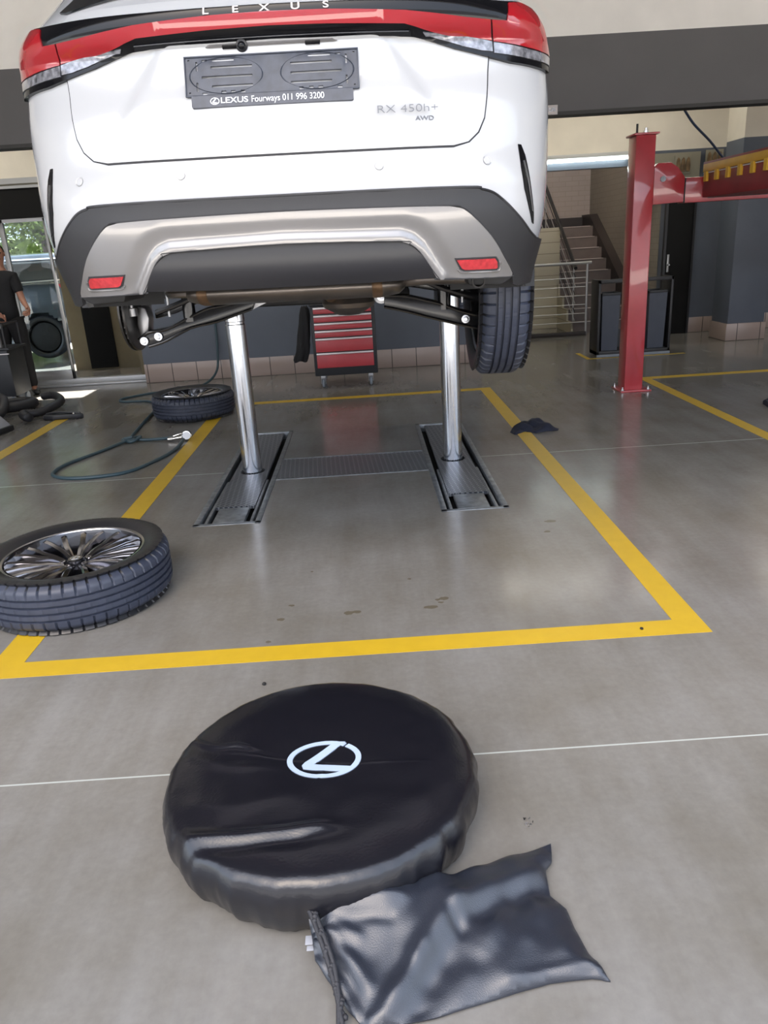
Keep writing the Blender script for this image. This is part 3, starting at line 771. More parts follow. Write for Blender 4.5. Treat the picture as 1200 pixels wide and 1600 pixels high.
def make_wheel(label, loc, rot, R=.40, Wd=.245, detail=True, group=None):
    """lies flat: axis z, z=0 inner face on the ground, outer face up"""
    t = thing('loose_wheel', label, 'wheel', loc, rot, group)
    ws = R / .40
    h = Wd
    prof = []
    # inner bead -> sidewall -> tread with four grooves -> sidewall -> outer bead
    rb = .294 * ws
    tread = [(R - .030, .022), (R - .012, .034), (R - .004, .044)]
    zz = .052
    gr = [(.040, .050), (.084, .094), (.151, .161), (.195, .205)]
    pts = [(R - .002, .052)]
    for g in (.078, .108, .139, .170):
        pts += [(R, g - .0055), (R - .012, g - .0042), (R - .012, g + .0042), (R, g + .0055)]
    pts += [(R - .002, h - .052)]
    side_in = [(rb, .045), (rb + .004, .028), (rb + .03, .012), (rb + .065, .004), (rb + .088, .008)]
    prof = side_in + tread + pts + [(r, h - z) for r, z in tread[::-1]] + [(r, h - z) for r, z in side_in[::-1]]
    seg = 416
    n = len(prof)
    def fn(j, k, a, r, z):
        r0 = r
        if r > R - .035 and (z < .055 or z > h - .055) and k % 8 == 0: r -= .009
        if r > R - .001 and .055 < z < h - .055 and (k + int(z * 90)) % 10 == 0: r -= .003
        return r, z
    ns = len(side_in)
    bm = B()
    lathe(bm, prof, seg, fn=fn)
    for f in bm.faces:
        c = f.calc_center_median()
        if math.hypot(c.x, c.y) < R - .024: f.material_index = 1
    obj('tyre', bm, [MT['rubber'], MT['sidewall']], t, 28)
    bm = B()
    lathe(bm, [(rb - .004, .03), (rb + .002, .034), (rb - .012, .05), (rb - .03, .09), (rb - .03, h - .07), (rb - .014, h - .045), (rb - .014, h - .03), (rb - .04, h - .10), (rb - .045, .08), (rb - .02, .036), (rb - .004, .03)], 72)
    lathe(bm, [(0, h - .085), (.075, h - .085), (.075, h - .14), (0, h - .14)], 40)
    obj('rim_barrel', bm, MT['rim'], t)
    bm = B(); lathe(bm, [(rb - .014, h - .040), (rb - .006, h - .028), (rb + .004, h - .026), (rb + .006, h - .034), (rb - .002, h - .05)], 90); obj('rim_lip', bm, MT['rim_lip'], t)
    for k in range(10):
        bm = B()
        for sgn in (-1, 1):
            a0 = 2 * PI * k / 10 + sgn * .045
            a1 = 2 * PI * k / 10 + sgn * .155
            r0, r1 = .05, rb - .012
            ca, sa = math.cos(a0), math.sin(a0)
            cb, sb = math.cos(a1), math.sin(a1)
            p0 = Vector((r0 * ca, r0 * sa, h - .078)); pm = Vector(((r0 + r1) * .5 * math.cos((a0 + a1) / 2), (r0 + r1) * .5 * math.sin((a0 + a1) / 2), h - .052)); p1 = Vector((r1 * cb, r1 * sb, h - .040))
            ps = [p0, (p0 + pm) / 2 + Vector((0, 0, .006)), pm, (pm + p1) / 2 + Vector((0, 0, .004)), p1]
            rings = []
            for i, p in enumerate(ps):
                d = (ps[min(i + 1, 4)] - ps[max(i - 1, 0)]).normalized()
                u = d.cross(Vector((0, 0, 1))).normalized()
                wd_ = .0105 + .0006 * i
                dz = [.05, .045, .035, .028, .035][i]
                rings.append([bm.verts.new(p + u * wd_), bm.verts.new(p + u * wd_ * .3 + Vector((0, 0, .004))), bm.verts.new(p - u * wd_), bm.verts.new(p - u * wd_ * 1.6 - Vector((0, 0, dz))), bm.verts.new(p + u * wd_ * 1.6 - Vector((0, 0, dz)))])
            for i in range(4):
                for q in range(5):
                    bm.faces.new((rings[i][q], rings[i][(q + 1) % 5], rings[i + 1][(q + 1) % 5], rings[i + 1][q]))
            bm.faces.new(rings[0]); bm.faces.new(rings[-1])
        obj('spoke', bm, MT['spoke'], t, 25)
    hub = None
    bm = B(); lathe(bm, [(0, h - .058), (.030, h - .058), (.036, h - .064), (.038, h - .09)], 32); hub = obj('centre_cap', bm, MT['rim'], t)
    bm = B(); logo_mesh(bm, .042, .002, Matrix.Translation((0, 0, h - .0585))); obj('emblem', bm, MT['chrome'], hub)
    for k in range(5):
        a = 2 * PI * k / 5 + .3
        bm = B(); lathe(bm, [(.012, h - .082), (.012, h - .070), (.008, h - .070), (.008, h - .082)], 14, Matrix.Translation((.057 * math.cos(a), .057 * math.sin(a), 0))); obj('bolt_hole', bm, MT['rim_lip'], t)
    return t

w1 = make_wheel('large car wheel lying flat at the left edge on the front yellow line', (-1.432, 3.315, 0), (0, 0, .35))
def again(src, label, loc, rot):
    o = copy_tree(src); o.location, o.rotation_euler = loc, rot; o['label'] = label; o.scale = (1, 1, 1)
    return o
w2 = again(w1, 'car wheel lying flat farther back, left of the left piston by the tiled wall', (-1.755, 7.50, 0), (0, 0, 1.1))
w1.scale = (1.07, 1.07, 1.04)
for o_ in (w1, w2): o_['group'] = 'removed wheels on the floor'

# ================================================================== RAISED CAR
# body surface: s runs round a horizontal section from the rear centre, c is height, b is distance forward of the rear
PR = [(-.2, .10), (.093, .06), (.158, .045), (.233, .02), (.307, .0), (.372, -.012), (.428, -.01), (.465, -.012), (.521, .005), (.577, .03), (.651, .045), (.725, .06), (.80, .09), (.865, .105), (.916, .105), (.939, .075), (.967, .055), (.995, .06), (1.023, .075), (1.06, .11), (1.116, .18), (1.209, .32), (1.35, .55)]
WR = [(-.2, .87), (.05, .895), (.15, .91), (.25, .935), (.34, .955), (.45, .965), (.6, .97), (.75, .968), (.84, .96), (.93, .95), (.98, .93), (1.03, .89), (1.1, .83), (1.25, .72), (1.4, .6)]
FR = [(-.2, 4.45), (.1, 4.58), (.45, 4.62), (.6, 4.5), (.70, 4.2), (.80, 3.75), (.90, 3.45), (1.35, 2.55)]
DC, NC = .55, 2.8
def itp(tab, x):
    # smooth (Catmull-Rom) table lookup
    if x <= tab[0][0]: return tab[0][1]
    if x >= tab[-1][0]: return tab[-1][1]
    for i in range(len(tab) - 1):
        if x <= tab[i + 1][0]:
            (xa, ya), (xb, yb) = tab[i], tab[i + 1]
            t = (x - xa) / (xb - xa)
            ym, yp = tab[max(i - 1, 0)], tab[min(i + 2, len(tab) - 1)]
            ma = (yb - ym[1]) / max(xb - ym[0], 1e-6) * (xb - xa)
            mb = (yp[1] - ya) / max(yp[0] - xa, 1e-6) * (xb - xa)
            return ya * (2 * t**3 - 3 * t * t + 1) + ma * (t**3 - 2 * t * t + t) + yb * (-2 * t**3 + 3 * t * t) + mb * (t**3 - t * t)
GT = []
_s = 0
for i in range(401):
    th = PI / 2 * i / 400
    g_, h_ = math.sin(th) ** (2 / NC), 1 - math.cos(th) ** (2 / NC)
    if i: _s += math.hypot((g_ - GT[-1][1]) * .96, (h_ - GT[-1][2]) * DC)
    GT.append((_s, g_, h_))
S1 = GT[-1][0]
import bisect
_ks = [q[0] for q in GT]
def gh(a):
    if a >= S1: return 1.0, 1.0
    i = max(1, bisect.bisect_left(_ks, a))
    t = (a - _ks[i - 1]) / (_ks[i] - _ks[i - 1])
    return GT[i - 1][1] + (GT[i][1] - GT[i - 1][1]) * t, GT[i - 1][2] + (GT[i][2] - GT[i - 1][2]) * t
def surf(s, c):
    a = abs(s); sg = -1 if s < 0 else 1
    W_, b0, bf = itp(WR, c), itp(PR, c), itp(FR, c)
    if a <= S1 + .8:
        g_, h_ = gh(a)
        b = b0 * (1 - h_) + DC * h_ + max(0, a - S1)
    elif a <= S1 + 3.3:
        g_ = 1; b = DC + .8 + (a - S1 - .8) / 2.5 * (bf - .9 - DC - .8)
    else:
        k = min(S1, (a - S1 - 3.3))
        g_, h_ = gh(S1 - k * 1.0)
        b = bf - .9 * h_
    if h_ if a <= S1 else False: pass
    return Vector((sg * W_ * g_, b, c))
SMAX = S1 + 3.3 + S1
def nrm(s, c):
    e = .004
    du = surf(s + e, c) - surf(s - e, c); dv = surf(s, c + e) - surf(s, c - e)
    n = du.cross(dv)
    if n.length < 1e-9: return Vector((0, -1, 0))
    n.normalize()
    p = surf(s, c)
    out = Vector((p.x, p.y - 2.2, 0))
    return n if n.dot(out) >= 0 else -n
def skin_mesh(rows, step=.055, arches=((1.0, .05, .43), (3.80, .05, .43))):
    bm = B()
    n = int(2 * SMAX / step)
    ss_ = [-SMAX + 2 * SMAX * i / n for i in range(n)]
    grid = [[bm.verts.new(surf(s, c)) for s in ss_] for c in rows]
    for j in range(len(rows) - 1):
        for i in range(n):
            i2 = (i + 1) % n
            f = (grid[j][i], grid[j][i2], grid[j + 1][i2], grid[j + 1][i])
            m_ = sum((v.co for v in f), Vector()) / 4
            if abs(m_.x) > .6 and any(math.hypot(m_.y - ab, m_.z - ac) < ar for ab, ac, ar in arches): continue
            bm.faces.new(f)
    # roof: a few inset crowned rings
    last = grid[-1]
    c0 = sum((v.co for v in last), Vector()) / len(last)
    for k, dz in ((.93, .025), (.75, .05), (.4, .062), (.0, .066)):
        if k == 0:
            cv = bm.verts.new(c0 + Vector((0, 0, dz)))
            for i in range(n): bm.faces.new((last[i], last[(i + 1) % n], cv))
        else:
            ring = [bm.verts.new(Vector((c0.x + (v.co.x - c0.x) * k, c0.y + (v.co.y - c0.y) * k, rows[-1] + dz))) for v in grid[-1]]
            for i in range(n): bm.faces.new((last[i], last[(i + 1) % n], ring[(i + 1) % n], ring[i]))
            last = ring
    return bm
def mirror(half):
    """closed outline from the right half listed from the centre top round to the centre bottom"""
    return list(half) + [(-s, c) for s, c in reversed(half) if abs(s) > 1e-6]
def panel(name, poly, m, parent, off=.004, thick=.006, step=.022, holes=(), fn=None, smooth=38, back=True):
    V, T_ = fill_grid(poly, step, holes)
    bm = B()
    top, bot = [], []
    for s, c in V:
        p, n = surf(s, c), nrm(s, c)
        d = off + (fn(s, c) if fn else 0)
        top.append(bm.verts.new(p + n * d)); bot.append(bm.verts.new(p + n * (off - thick)))
    cnt = {}
    for f in T_:
        bm.faces.new([top[i] for i in f])
        for i in range(len(f)):
            e = (f[i], f[(i + 1) % len(f)])
            cnt[tuple(sorted(e))] = None if tuple(sorted(e)) in cnt else e
    for k, e in cnt.items():
        if e: bm.faces.new((top[e[1]], top[e[0]], bot[e[0]], bot[e[1]]))
    for v in bot:
        if not v.link_faces: bm.verts.remove(v)
    return obj(name, bm, m, parent, smooth)
def body_line(name, pts, off, r, m, parent, sm=4):
    P = smooth_pts([(s, c, 0) for s, c in pts], sm)
    bm = B(); tube(bm, [surf(p.x, p.y) + nrm(p.x, p.y) * off for p in P], r, 6)
    return obj(name, bm, m, parent, 60)
def on_body(name, me_or_bm, m, parent, s, c, off=.006, rotx=0.0):
    """put a small flat piece (lying in local xy) on the body at (s, c), facing outward"""
    if isinstance(me_or_bm, bmesh.types.BMesh): o = obj(name, me_or_bm, m, parent, 35)
    else: o = link(name, me_or_bm, m, parent, 35)
    n = nrm(s, c); right = Vector((0, 0, 1)).cross(-n) * -1
    right = (surf(s + .01, c) - surf(s - .01, c)).normalized()
    up = n.cross(right).normalized()
    if up.z < 0: up = -up
    R_ = Matrix((right, up, n)).transposed().to_4x4()
    R_.translation = surf(s, c) + n * off
    o.matrix_local = R_
    return o

car = thing('car', 'white pearl car raised on the lift seen from behind, left rear wheel removed', 'car', (-.258, 2.72, 1.221), (0, math.radians(.6), math.radians(-2.0)))
rows = [.09 + .02 * i for i in range(50)] + [1.1 + .04 * i for i in range(7)] + [1.36]
bmb = skin_mesh(rows, .035)
bmesh.ops.delete(bmb, geom=[f for f in bmb.faces if f.calc_center_median().z < .17 and f.calc_center_median().y < .5 and abs(f.calc_center_median().x) < .93], context='FACES')
body = obj('body_shell', bmb, MT['white'], car, 50)

# tailgate with a thin dark gap round it
seamR = [(0, .578), (.30, .578), (.58, .580), (.631, .591), (.667, .621), (.690, .665), (.702, .732), (.713, .808), (.727, .881), (.736, .951), (.742, 1.0), (.735, 1.035)]
gate = [(0, 1.04)] + seamR[::-1]
gate = [(0, 1.04), (.735, 1.035)] + seamR[::-1][1:]
panel('tailgate_gap', mirror([(0, 1.045), (.740, 1.040), (.748, 1.0)] + [(s + .006, c - .002) for s, c in seamR[::-1][2:-3]] + [(.58, .574), (.30, .572), (0, .572)]), MT['seam'], car, .001, .002, .03)
def gate_shape(s, c):
    # broad raised hexagonal field below the lamps, hollow corners beside it, soft tuck below
    a = abs(s)
    edge = .36 + (.93 - c) * .62
    t = max(0, min(1, (edge + .03 - a) / .06)); t = t * t * (3 - 2 * t)
    u = max(0, min(1, (c - .665) / .07)); u = u * u * (3 - 2 * u)
    v = max(0, min(1, (.955 - c) / .05)); v = v * v * (3 - 2 * v)
    return .014 * t * u * v
panel('tailgate', mirror(gate), MT['white'], car, .005, .004, .018, fn=gate_shape)

# rear window and spoiler above
panel('rear_window', mirror([(0, 1.075), (.55, 1.068), (.76, 1.043), (.80, 1.05), (.70, 1.29), (0, 1.31)]), MT['tint'], car, .008, .006, .05)
panel('roof_spoiler', mirror([(0, 1.30), (.72, 1.28), (.74, 1.33), (0, 1.36)]), MT['white'], car, .05, .05, .05)

# full-width light bar
barR = [(0, 1.002), (.40, 1.000), (.75, 1.003), (.83, 1.006), (.91, 1.014), (.985, 1.006), (1.03, .965), (1.06, .925), (1.10, .862), (1.085, .832), (.95, .832), (.808, .837), (.711, .852), (.60, .873), (.543, .889), (.464, .912), (.401, .923), (.182, .928), (0, .930)]
bar = panel('light_bar', mirror(barR), MT['gloss'], car, .014, .03, .02)
redR = [(0, .981), (.19, .979), (.441, .972), (.552, .966), (.65, .960), (.734, .957), (.734, .900), (.66, .910), (.595, .921), (.498, .937), (.437, .949), (.188, .955), (0, .957)]
panel('tail_lamp_lens', mirror(redR), MT['red_lens'], bar, .0175, .008, .015)
for sg in (1, -1):
    F_ = lambda L: [(sg * s, c) for s, c in L]
    panel('corner_lamp_lens', F_([(.740, .957), (.80, .957), (.835, .999), (.91, 1.008), (.98, 1.001), (1.025, .958), (1.055, .92), (1.088, .885), (.98, .884), (.90, .887), (.740, .898)]), MT['red_lens'], bar, .0185, .009, .015)
    panel('reversing_lens', F_([(.497, .931), (.545, .929), (.65, .913), (.734, .897), (.734, .866), (.69, .868), (.626, .879), (.544, .903), (.504, .920)]), MT['clear_lens'], bar, .0175, .008, .012)
    panel('corner_reversing_lens', F_([(.740, .895), (.90, .882), (1.088, .879), (1.092, .853), (.92, .852), (.740, .862)]), MT['clear_lens'], bar, .0175, .008, .015)
# edge catching light along the lower rim of the bar
bm = B()
P = [surf(s, c) + nrm(s, c) * .017 for s, c in [(-.45 + .9 * i / 40, .9365 - .007 * abs(-.45 + .9 * i / 40) ** 1.5) for i in range(41)]]
tube(bm, P, .0016, 6); obj('bar_rib', bm, MT['letter'], bar)
for ch, s in zip('LEXUS', (-.200, -.102, -.007, .094, .193)):
    me = text_mesh(ch, .030, .0012, .0006, xscale=1.45)
    on_body('badge_letter', me, MT['handle'], bar, s, .9895, .0155)
# licence lamp recess and camera under the bar
rec = panel('lamp_recess', mirror([(0, .926), (.20, .926), (.215, .918), (.20, .908), (0, .908)]), MT['silver'], car, .022, .012, .02)
for s in (-.135, .135):
    bm = B(); box(bm, -.024, .024, -.006, .006, 0, .006, .002); on_body('licence_lamp', bm, MT['gloss'], rec, s, .917, .022)
bm = B(); bmesh.ops.create_uvsphere(bm, u_segments=20, v_segments=12, radius=.0135); on_body('reversing_camera', bm, MT['gloss'], rec, -.095, .914, .026)
bm = B(); lathe(bm, [(.013, -.006), (.019, -.006), (.019, .004), (.013, .006)], 24); on_body('camera_ring', bm, MT['insert'], rec, -.095, .914, .022)

# number plate holder with dealer strip
ph = B()
c0_, hw, hh = .813, .283, .0635
def rrect(x0_, x1_, y0_, y1_, r=.008, n=4):
    out = []
    for cx_, cy_, a0 in ((x1_ - r, y1_ - r, 0), (x0_ + r, y1_ - r, PI / 2), (x0_ + r, y0_ + r, PI), (x1_ - r, y0_ + r, 1.5 * PI)):
        out += [(cx_ + r * math.cos(a0 + PI / 2 * k / n), cy_ + r * math.sin(a0 + PI / 2 * k / n)) for k in range(n + 1)]
    return out
slots = []
for m_ in (-1, 1):
    for (xa, xb, y, t_) in ((.120, .192, .048, .0022), (.062, .197, .026, .0024), (.062, .227, -.004, .0024), (.062, .195, -.034, .0024), (.208, .225, .049, .0022), (.120, .134, -.052, .0022), (.150, .165, -.052, .0022), (.212, .228, -.054, .0022), (.088, .102, -.052, .0022)):
        a_, b_ = (xa, xb) if m_ > 0 else (-xb, -xa)
        t_ *= 1.6
        slots.append([(a_, y - t_), (b_, y - t_), (b_, y + t_), (a_, y + t_)])
    for (x, ya, yb) in ((.243, .018, .047), (.243, -.046, -.018)):
        slots.append([(m_ * x - .0028, ya), (m_ * x + .0028, ya), (m_ * x + .0028, yb), (m_ * x - .0028, yb)])
    for y in (.052, -.050):
        slots.append([(m_ * .268 - .003, y - .0025), (m_ * .268 + .003, y - .0025), (m_ * .268 + .003, y + .0025), (m_ * .268 - .003, y + .0025)])
V, T_ = fill_grid(rrect(-hw, hw, -hh, hh), .02, slots)
v3 = [ph.verts.new((x, y, .004 + (.003 if abs(abs(x) - .14) < .1 and abs(y) < .05 else 0))) for x, y in V]
for f in T_: ph.faces.new([v3[i] for i in f])
r = bmesh.ops.extrude_face_region(ph, geom=ph.faces[:])
bmesh.ops.translate(ph, verts=[v for v in r['geom'] if isinstance(v, bmesh.types.BMVert)], vec=(0, 0, -.006))
PT = thing('plate_holder', None, None); PT.parent = car
me_ = bpy.data.meshes.new('plate_holder')
bpy.data.objects.remove(PT)
holder = on_body('plate_holder', ph, MT['plastic_plate'], car, -.004, c0_, .0215)
bm = B()
prism(bm, rrect(-hw, hw, -hh, hh), .003, .0095, 'z') if False else None
for (x0_, x1_, y0_, y1_) in ((-hw, hw, hh - .004, hh), (-hw, hw, -hh, -hh + .004), (-hw, -hw + .004, -hh, hh), (hw - .004, hw, -hh, hh)):
    box(bm, x0_, x1_, y0_, y1_, .002, .009, .001)
for m_ in (-1, 1):
    lathe(bm, [(.101, .004), (.103, .008), (.105, .004)], 48, Matrix.Translation((m_ * .148, 0, 0)) @ Matrix.Diagonal((1.15, .55, 1, 1)))
o = obj('holder_rim', bm, MT['plastic_plate'], holder, 35)
bm = B(); prism(bm, rrect(-.264, .262, -hh - .036, -hh + .002, .006), .0, .009, 'z'); o = obj('dealer_strip', bm, MT['plastic_plate'], holder, 35)
strip = o
yy = -hh - .018
bm = B(); logo_mesh(bm, .030, .001, Matrix.Translation((-.188, yy, .009))); obj('emblem', bm, MT['print_white'], strip)
me = text_mesh('LEXUS', .0255, .0006, .0003, xscale=1.25, align='LEFT'); o = link('lettering', me, MT['print_white'], strip); o.location = (-.170, yy, .0105)
me = text_mesh('Fourways 011 996 3200', .0285, .0006, 0.0, xscale=.86, align='LEFT'); o = link('lettering', me, MT['print_white'], strip); o.location = (-.070, yy, .0105)

# model badges
me = text_mesh('RX 450h+', .034, .0012, -.0006, xscale=1.45, align='LEFT')
on_body('model_badge', me, MT['badge'], car, .325, .690, .0185)
me = text_mesh('AWD', .019, .0010, .0002, xscale=1.35, align='CENTER')
on_body('drive_badge', me, MT['badge'], car, .483, .664, .0075)

# bumper: black cladding, silver skid panel, black insert, reflectors, fins, sensors
cladR = [(0, .451), (.603, .451), (.674, .444), (.721, .431), (.772, .400), (.84, .355), (.92, .305), (.98, .283), (1.05, .275), (S1 + .10, .275), (S1 + .10, .125), (1.0, .115), (.93, .113), (.89, .122), (.878, .148), (.874, .166), (.808, .225), (.738, .291), (.65, .360), (.61, .384), (.555, .393), (.276, .398), (0, .400)]
# ring outline: outer boundary forward, inner boundary back
outer = [p for p in cladR[:16]]
inner = cladR[16:]
loop = [(0, .451)] + cladR[1:15] + cladR[15:]
ringpoly = loop[:-1] + [(0, .400)] + [(-s, c) for s, c in reversed(loop[1:-1])]
# full ring: right half out, right inner back to the centre, then the mirrored half
right = cladR
left = [(-s, c) for s, c in reversed(cladR)]
clad = panel('bumper_cladding', right + left[1:-1] if False else [(0, .451)] + right[1:-1] + [(0, .400)] + [(-s, c) for s, c in reversed(right[1:-1])], MT['clad'], car, .012, .014, .022)
silR = [(0, .398), (.276, .396), (.555, .391), (.608, .382), (.648, .358), (.736, .289), (.806, .223), (.871, .165), (.874, .149), (.80, .150), (.554, .158), (.54, .166), (.510, .205), (.465, .256), (.430, .281), (.395, .292), (.237, .298), (0, .301)]
insLine = [(.554, .158), (.510, .205), (.465, .256), (.430, .281), (.395, .292), (0, .301)]
insLineM = insLine + [(-s, c) for s, c in reversed(insLine[:-1])]
def sil_shape(s, c):
    d = dist_poly((s, c), insLineM, False)
    # a framing lip round the insert, then a shallow groove, then the crowned field
    ss = lambda t: max(0, min(1, t)) ** 2 * (3 - 2 * max(0, min(1, t)))
    return .009 - .013 * ss((d - .012) / .022) + .009 * ss((d - .04) / .05)
sil = panel('skid_panel', [(0, .398)] + silR[1:-1] + [(0, .301)] + [(-s, c) for s, c in reversed(silR[1:-1])], MT['silver'], car, .008, .012, .0105, fn=sil_shape)
insR = [(0, .302), (.237, .299), (.395, .293), (.432, .282), (.467, .257), (.513, .204), (.548, .164), (.265, .158), (0, .158)]
def ins_shape(s, c):
    # round roll in the lower half
    t = (c - .158) / .14
    return .004 + .016 * math.sin(PI * max(0, min(1, (1 - t) * .9)))
edge = silR[:13]
body_line('skid_gap', [(-s, c + .001) for s, c in reversed(edge[1:])] + [(s, c + .001) for s, c in edge], .0120, .0026, MT['seam'], sil)
body_line('skid_gap', [(-s, c) for s, c in insLine[:-1]] + [(s, c) for s, c in reversed(insLine)], .0150, .0030, MT['seam'], sil)
te = [(.603, .449), (.674, .442), (.721, .429), (.772, .398), (.84, .353), (.92, .303), (.98, .281)]
body_line('cladding_edge', [(-s, c) for s, c in reversed(te)] + [(0, .449)] + te, .0100, .0048, MT['clad'], clad)
panel('bumper_insert', mirror(insR), MT['insert'], car, .0, .012, .016, fn=ins_shape)
for sg in (1, -1):
    F_ = lambda L: [(sg * s, c) for s, c in L]
    hs = panel('reflector_housing', F_([(.598, .227), (.768, .225), (.784, .210), (.791, .184), (.784, .179), (.642, .182), (.626, .189)]), MT['seam'], sil, .0145, .012, .012)
    body_line('reflector_lip', F_([(.618, .190), (.640, .178), (.72, .176), (.785, .175), (.797, .184), (.792, .205)]), .0150, .0035, MT['silver'], hs)
    panel('reflector', F_([(.607, .221), (.762, .219), (.776, .207), (.783, .188), (.777, .184), (.647, .187), (.632, .193)]), MT['fog'], hs, .0175, .006, .012)
    fin = panel('corner_vent', F_([(.832, .584), (.846, .583), (.866, .55), (.895, .47), (.935, .37), (.950, .325), (.938, .330), (.905, .375), (.868, .440), (.846, .51)]), MT['gloss'], car, .0035, .004, .012)
    panel('vent_slat', F_([(.852, .53), (.861, .532), (.930, .365), (.918, .37)]), MT['letter'], fin, .0055, .003, .015)
for s, c in ((-.324, .526), (.328, .525), (-.700, .53), (.700, .531)):
    bm = B(); lathe(bm, [(0, .0022), (.0105, .0022), (.0125, .0005), (.0135, .0005), (.0135, -.002)], 24)
    so = on_body('parking_sensor', bm, MT['white'], car, s, c, .002)
    bm = B(); lathe(bm, [(.0132, .0), (.0150, .0008), (.0150, -.001)], 24)
    g_ = obj('sensor_ring', bm, MT['alu'], so)

# side windows, arch trims
for sg in (1, -1):
    F_ = lambda L: [(sg * s, c) for s, c in L]
    panel('side_window', F_([(S1 + .02, 1.05), (S1 + .25, 1.28), (S1 + 2.2, 1.30), (S1 + 2.75, 1.03), (S1 + 2.5, .97), (S1 + .35, .99)]), MT['tint'], car, .004, .006, .08)
    for bc in (1.0, 3.80):
        bm = B()
        ro, ri = .50, .425
        a0, a1 = math.radians(9), math.radians(171)
        n = 30
        q = []
        for i in range(n + 1):
            a = a0 + (a1 - a0) * i / n
            row = []
            for rr, dx in ((ri, .004), (ro, .004), (ro, -.02), (ri, -.06)):
                yb, zc = bc + rr * math.cos(a), .05 + rr * math.sin(a)
                row.append(bm.verts.new((sg * (itp(WR, zc) + dx), yb, zc)))
            q.append(row)
        for i in range(n):
            for k in range(4):
                bm.faces.new((q[i][k], q[i][(k + 1) % 4], q[i + 1][(k + 1) % 4], q[i + 1][k]))
        obj('wheel_arch_trim', bm, MT['clad'], car, 40)
        # inner wheel housing
        bm = B()
        q = []
        for i in range(n + 1):
            a = math.radians(5) + (PI - math.radians(10)) * i / n
            q.append([bm.verts.new((sg * x, bc + .43 * math.cos(a), .05 + .43 * math.sin(a))) for x in (.95, .60)])
        for i in range(n): bm.faces.new((q[i][0], q[i][1], q[i + 1][1], q[i + 1][0]))
        obj('wheel_housing', bm, MT['under'], car, 40)
    bm = B(); box(bm, sg * .915 - .02, sg * .915 + .02, 1.48, 3.32, .05, .20, .012); obj('sill_trim', bm, MT['clad'], car)

# underbody
bm = B()
box(bm, -.60, .60, .78, 4.3, .125, .20, .01); box(bm, -.90, .90, 1.46, 3.34, .06, .18, .01); box(bm, -.80, .80, .20, .34, .185, .30, .01)
obj('floor_pan', bm, MT['under'], car)
bm = B(); box(bm, -.55, .45, 1.35, 2.2, .0, .08, .03); obj('fuel_tank', bm, MT['under'], car)
# silencer across the back, tail pipe
bm = B()
pts = [(-.40, .40, .125), (.37, .40, .125)]
ring_prof = lambda k: [(.17 * k * math.cos(a) * (1 if abs(math.cos(a)) < .8 else .97), .052 * k * math.sin(a)) for a in [2 * PI * i / 24 for i in range(24)]]
rr = []
for x, k in ((-.47, .35), (-.455, .75), (-.40, 1.0), (.32, 1.0), (.385, .8), (.41, .4)):
    rr.append([bm.verts.new((x, .50 + p[0], .130 + p[1])) for p in ring_prof(k)])
for a_, b_ in zip(rr[:-1], rr[1:]):
    for i in range(24): bm.faces.new((a_[i], a_[(i + 1) % 24], b_[(i + 1) % 24], b_[i]))
bm.faces.new(rr[0]); bm.faces.new(rr[-1])
muf = obj('silencer', bm, MT['exhaust'], car, 50)
for x in (-.385, .30):
    bm = B(); rr = []
    for xx in (x - .02, x - .012, x + .012, x + .02):
        k = 1.03 if abs(xx - x) < .015 else 1.005
        rr.append([bm.verts.new((xx, .50 + p[0], .130 + p[1])) for p in ring_prof(k)])
    for a_, b_ in zip(rr[:-1], rr[1:]):
        for i in range(24): bm.faces.new((a_[i], a_[(i + 1) % 24], b_[(i + 1) % 24], b_[i]))
    obj('silencer_band', bm, MT['rust'], muf, 50)
bm = B(); tube(bm, [(.38, .48, .135), (.50, .42, .142), (.62, .34, .143), (.66, .33, .148), (.672, .25, .142)], .022, 12, sm=4); obj('tail_pipe', bm, MT['exhaust'], car)
bm = B(); lathe(bm, [(.020, .0), (.025, .0), (.027, .09), (.021, .09)], 24, Matrix.Translation((.676, .19, .136)) @ Matrix.Rotation(math.radians(-78), 4, 'X'), closed=True); obj('tail_pipe_tip', bm, MT['disc'], car)
bm = B(); tube(bm, [(-.42, .5, .13), (-.55, .55, .13), (-.62, .75, .12)], .022, 10, sm=4); obj('inlet_pipe', bm, MT['exhaust'], car)
bm = B(); lathe(bm, [(0, -.06), (.05, -.055), (.115, -.02), (.125, .0), (.11, .03), (.05, .07), (.045, .10), (0, .10)], 32, Matrix.Translation((.155, .92, .035))); obj('resonator', bm, MT['exhaust'], car)
bm = B(); tube(bm, [(.09, .92, .06), (.075, .75, .10), (.05, .6, .12)], .038, 12, sm=3); obj('link_pipe', bm, MT['rust'], car)
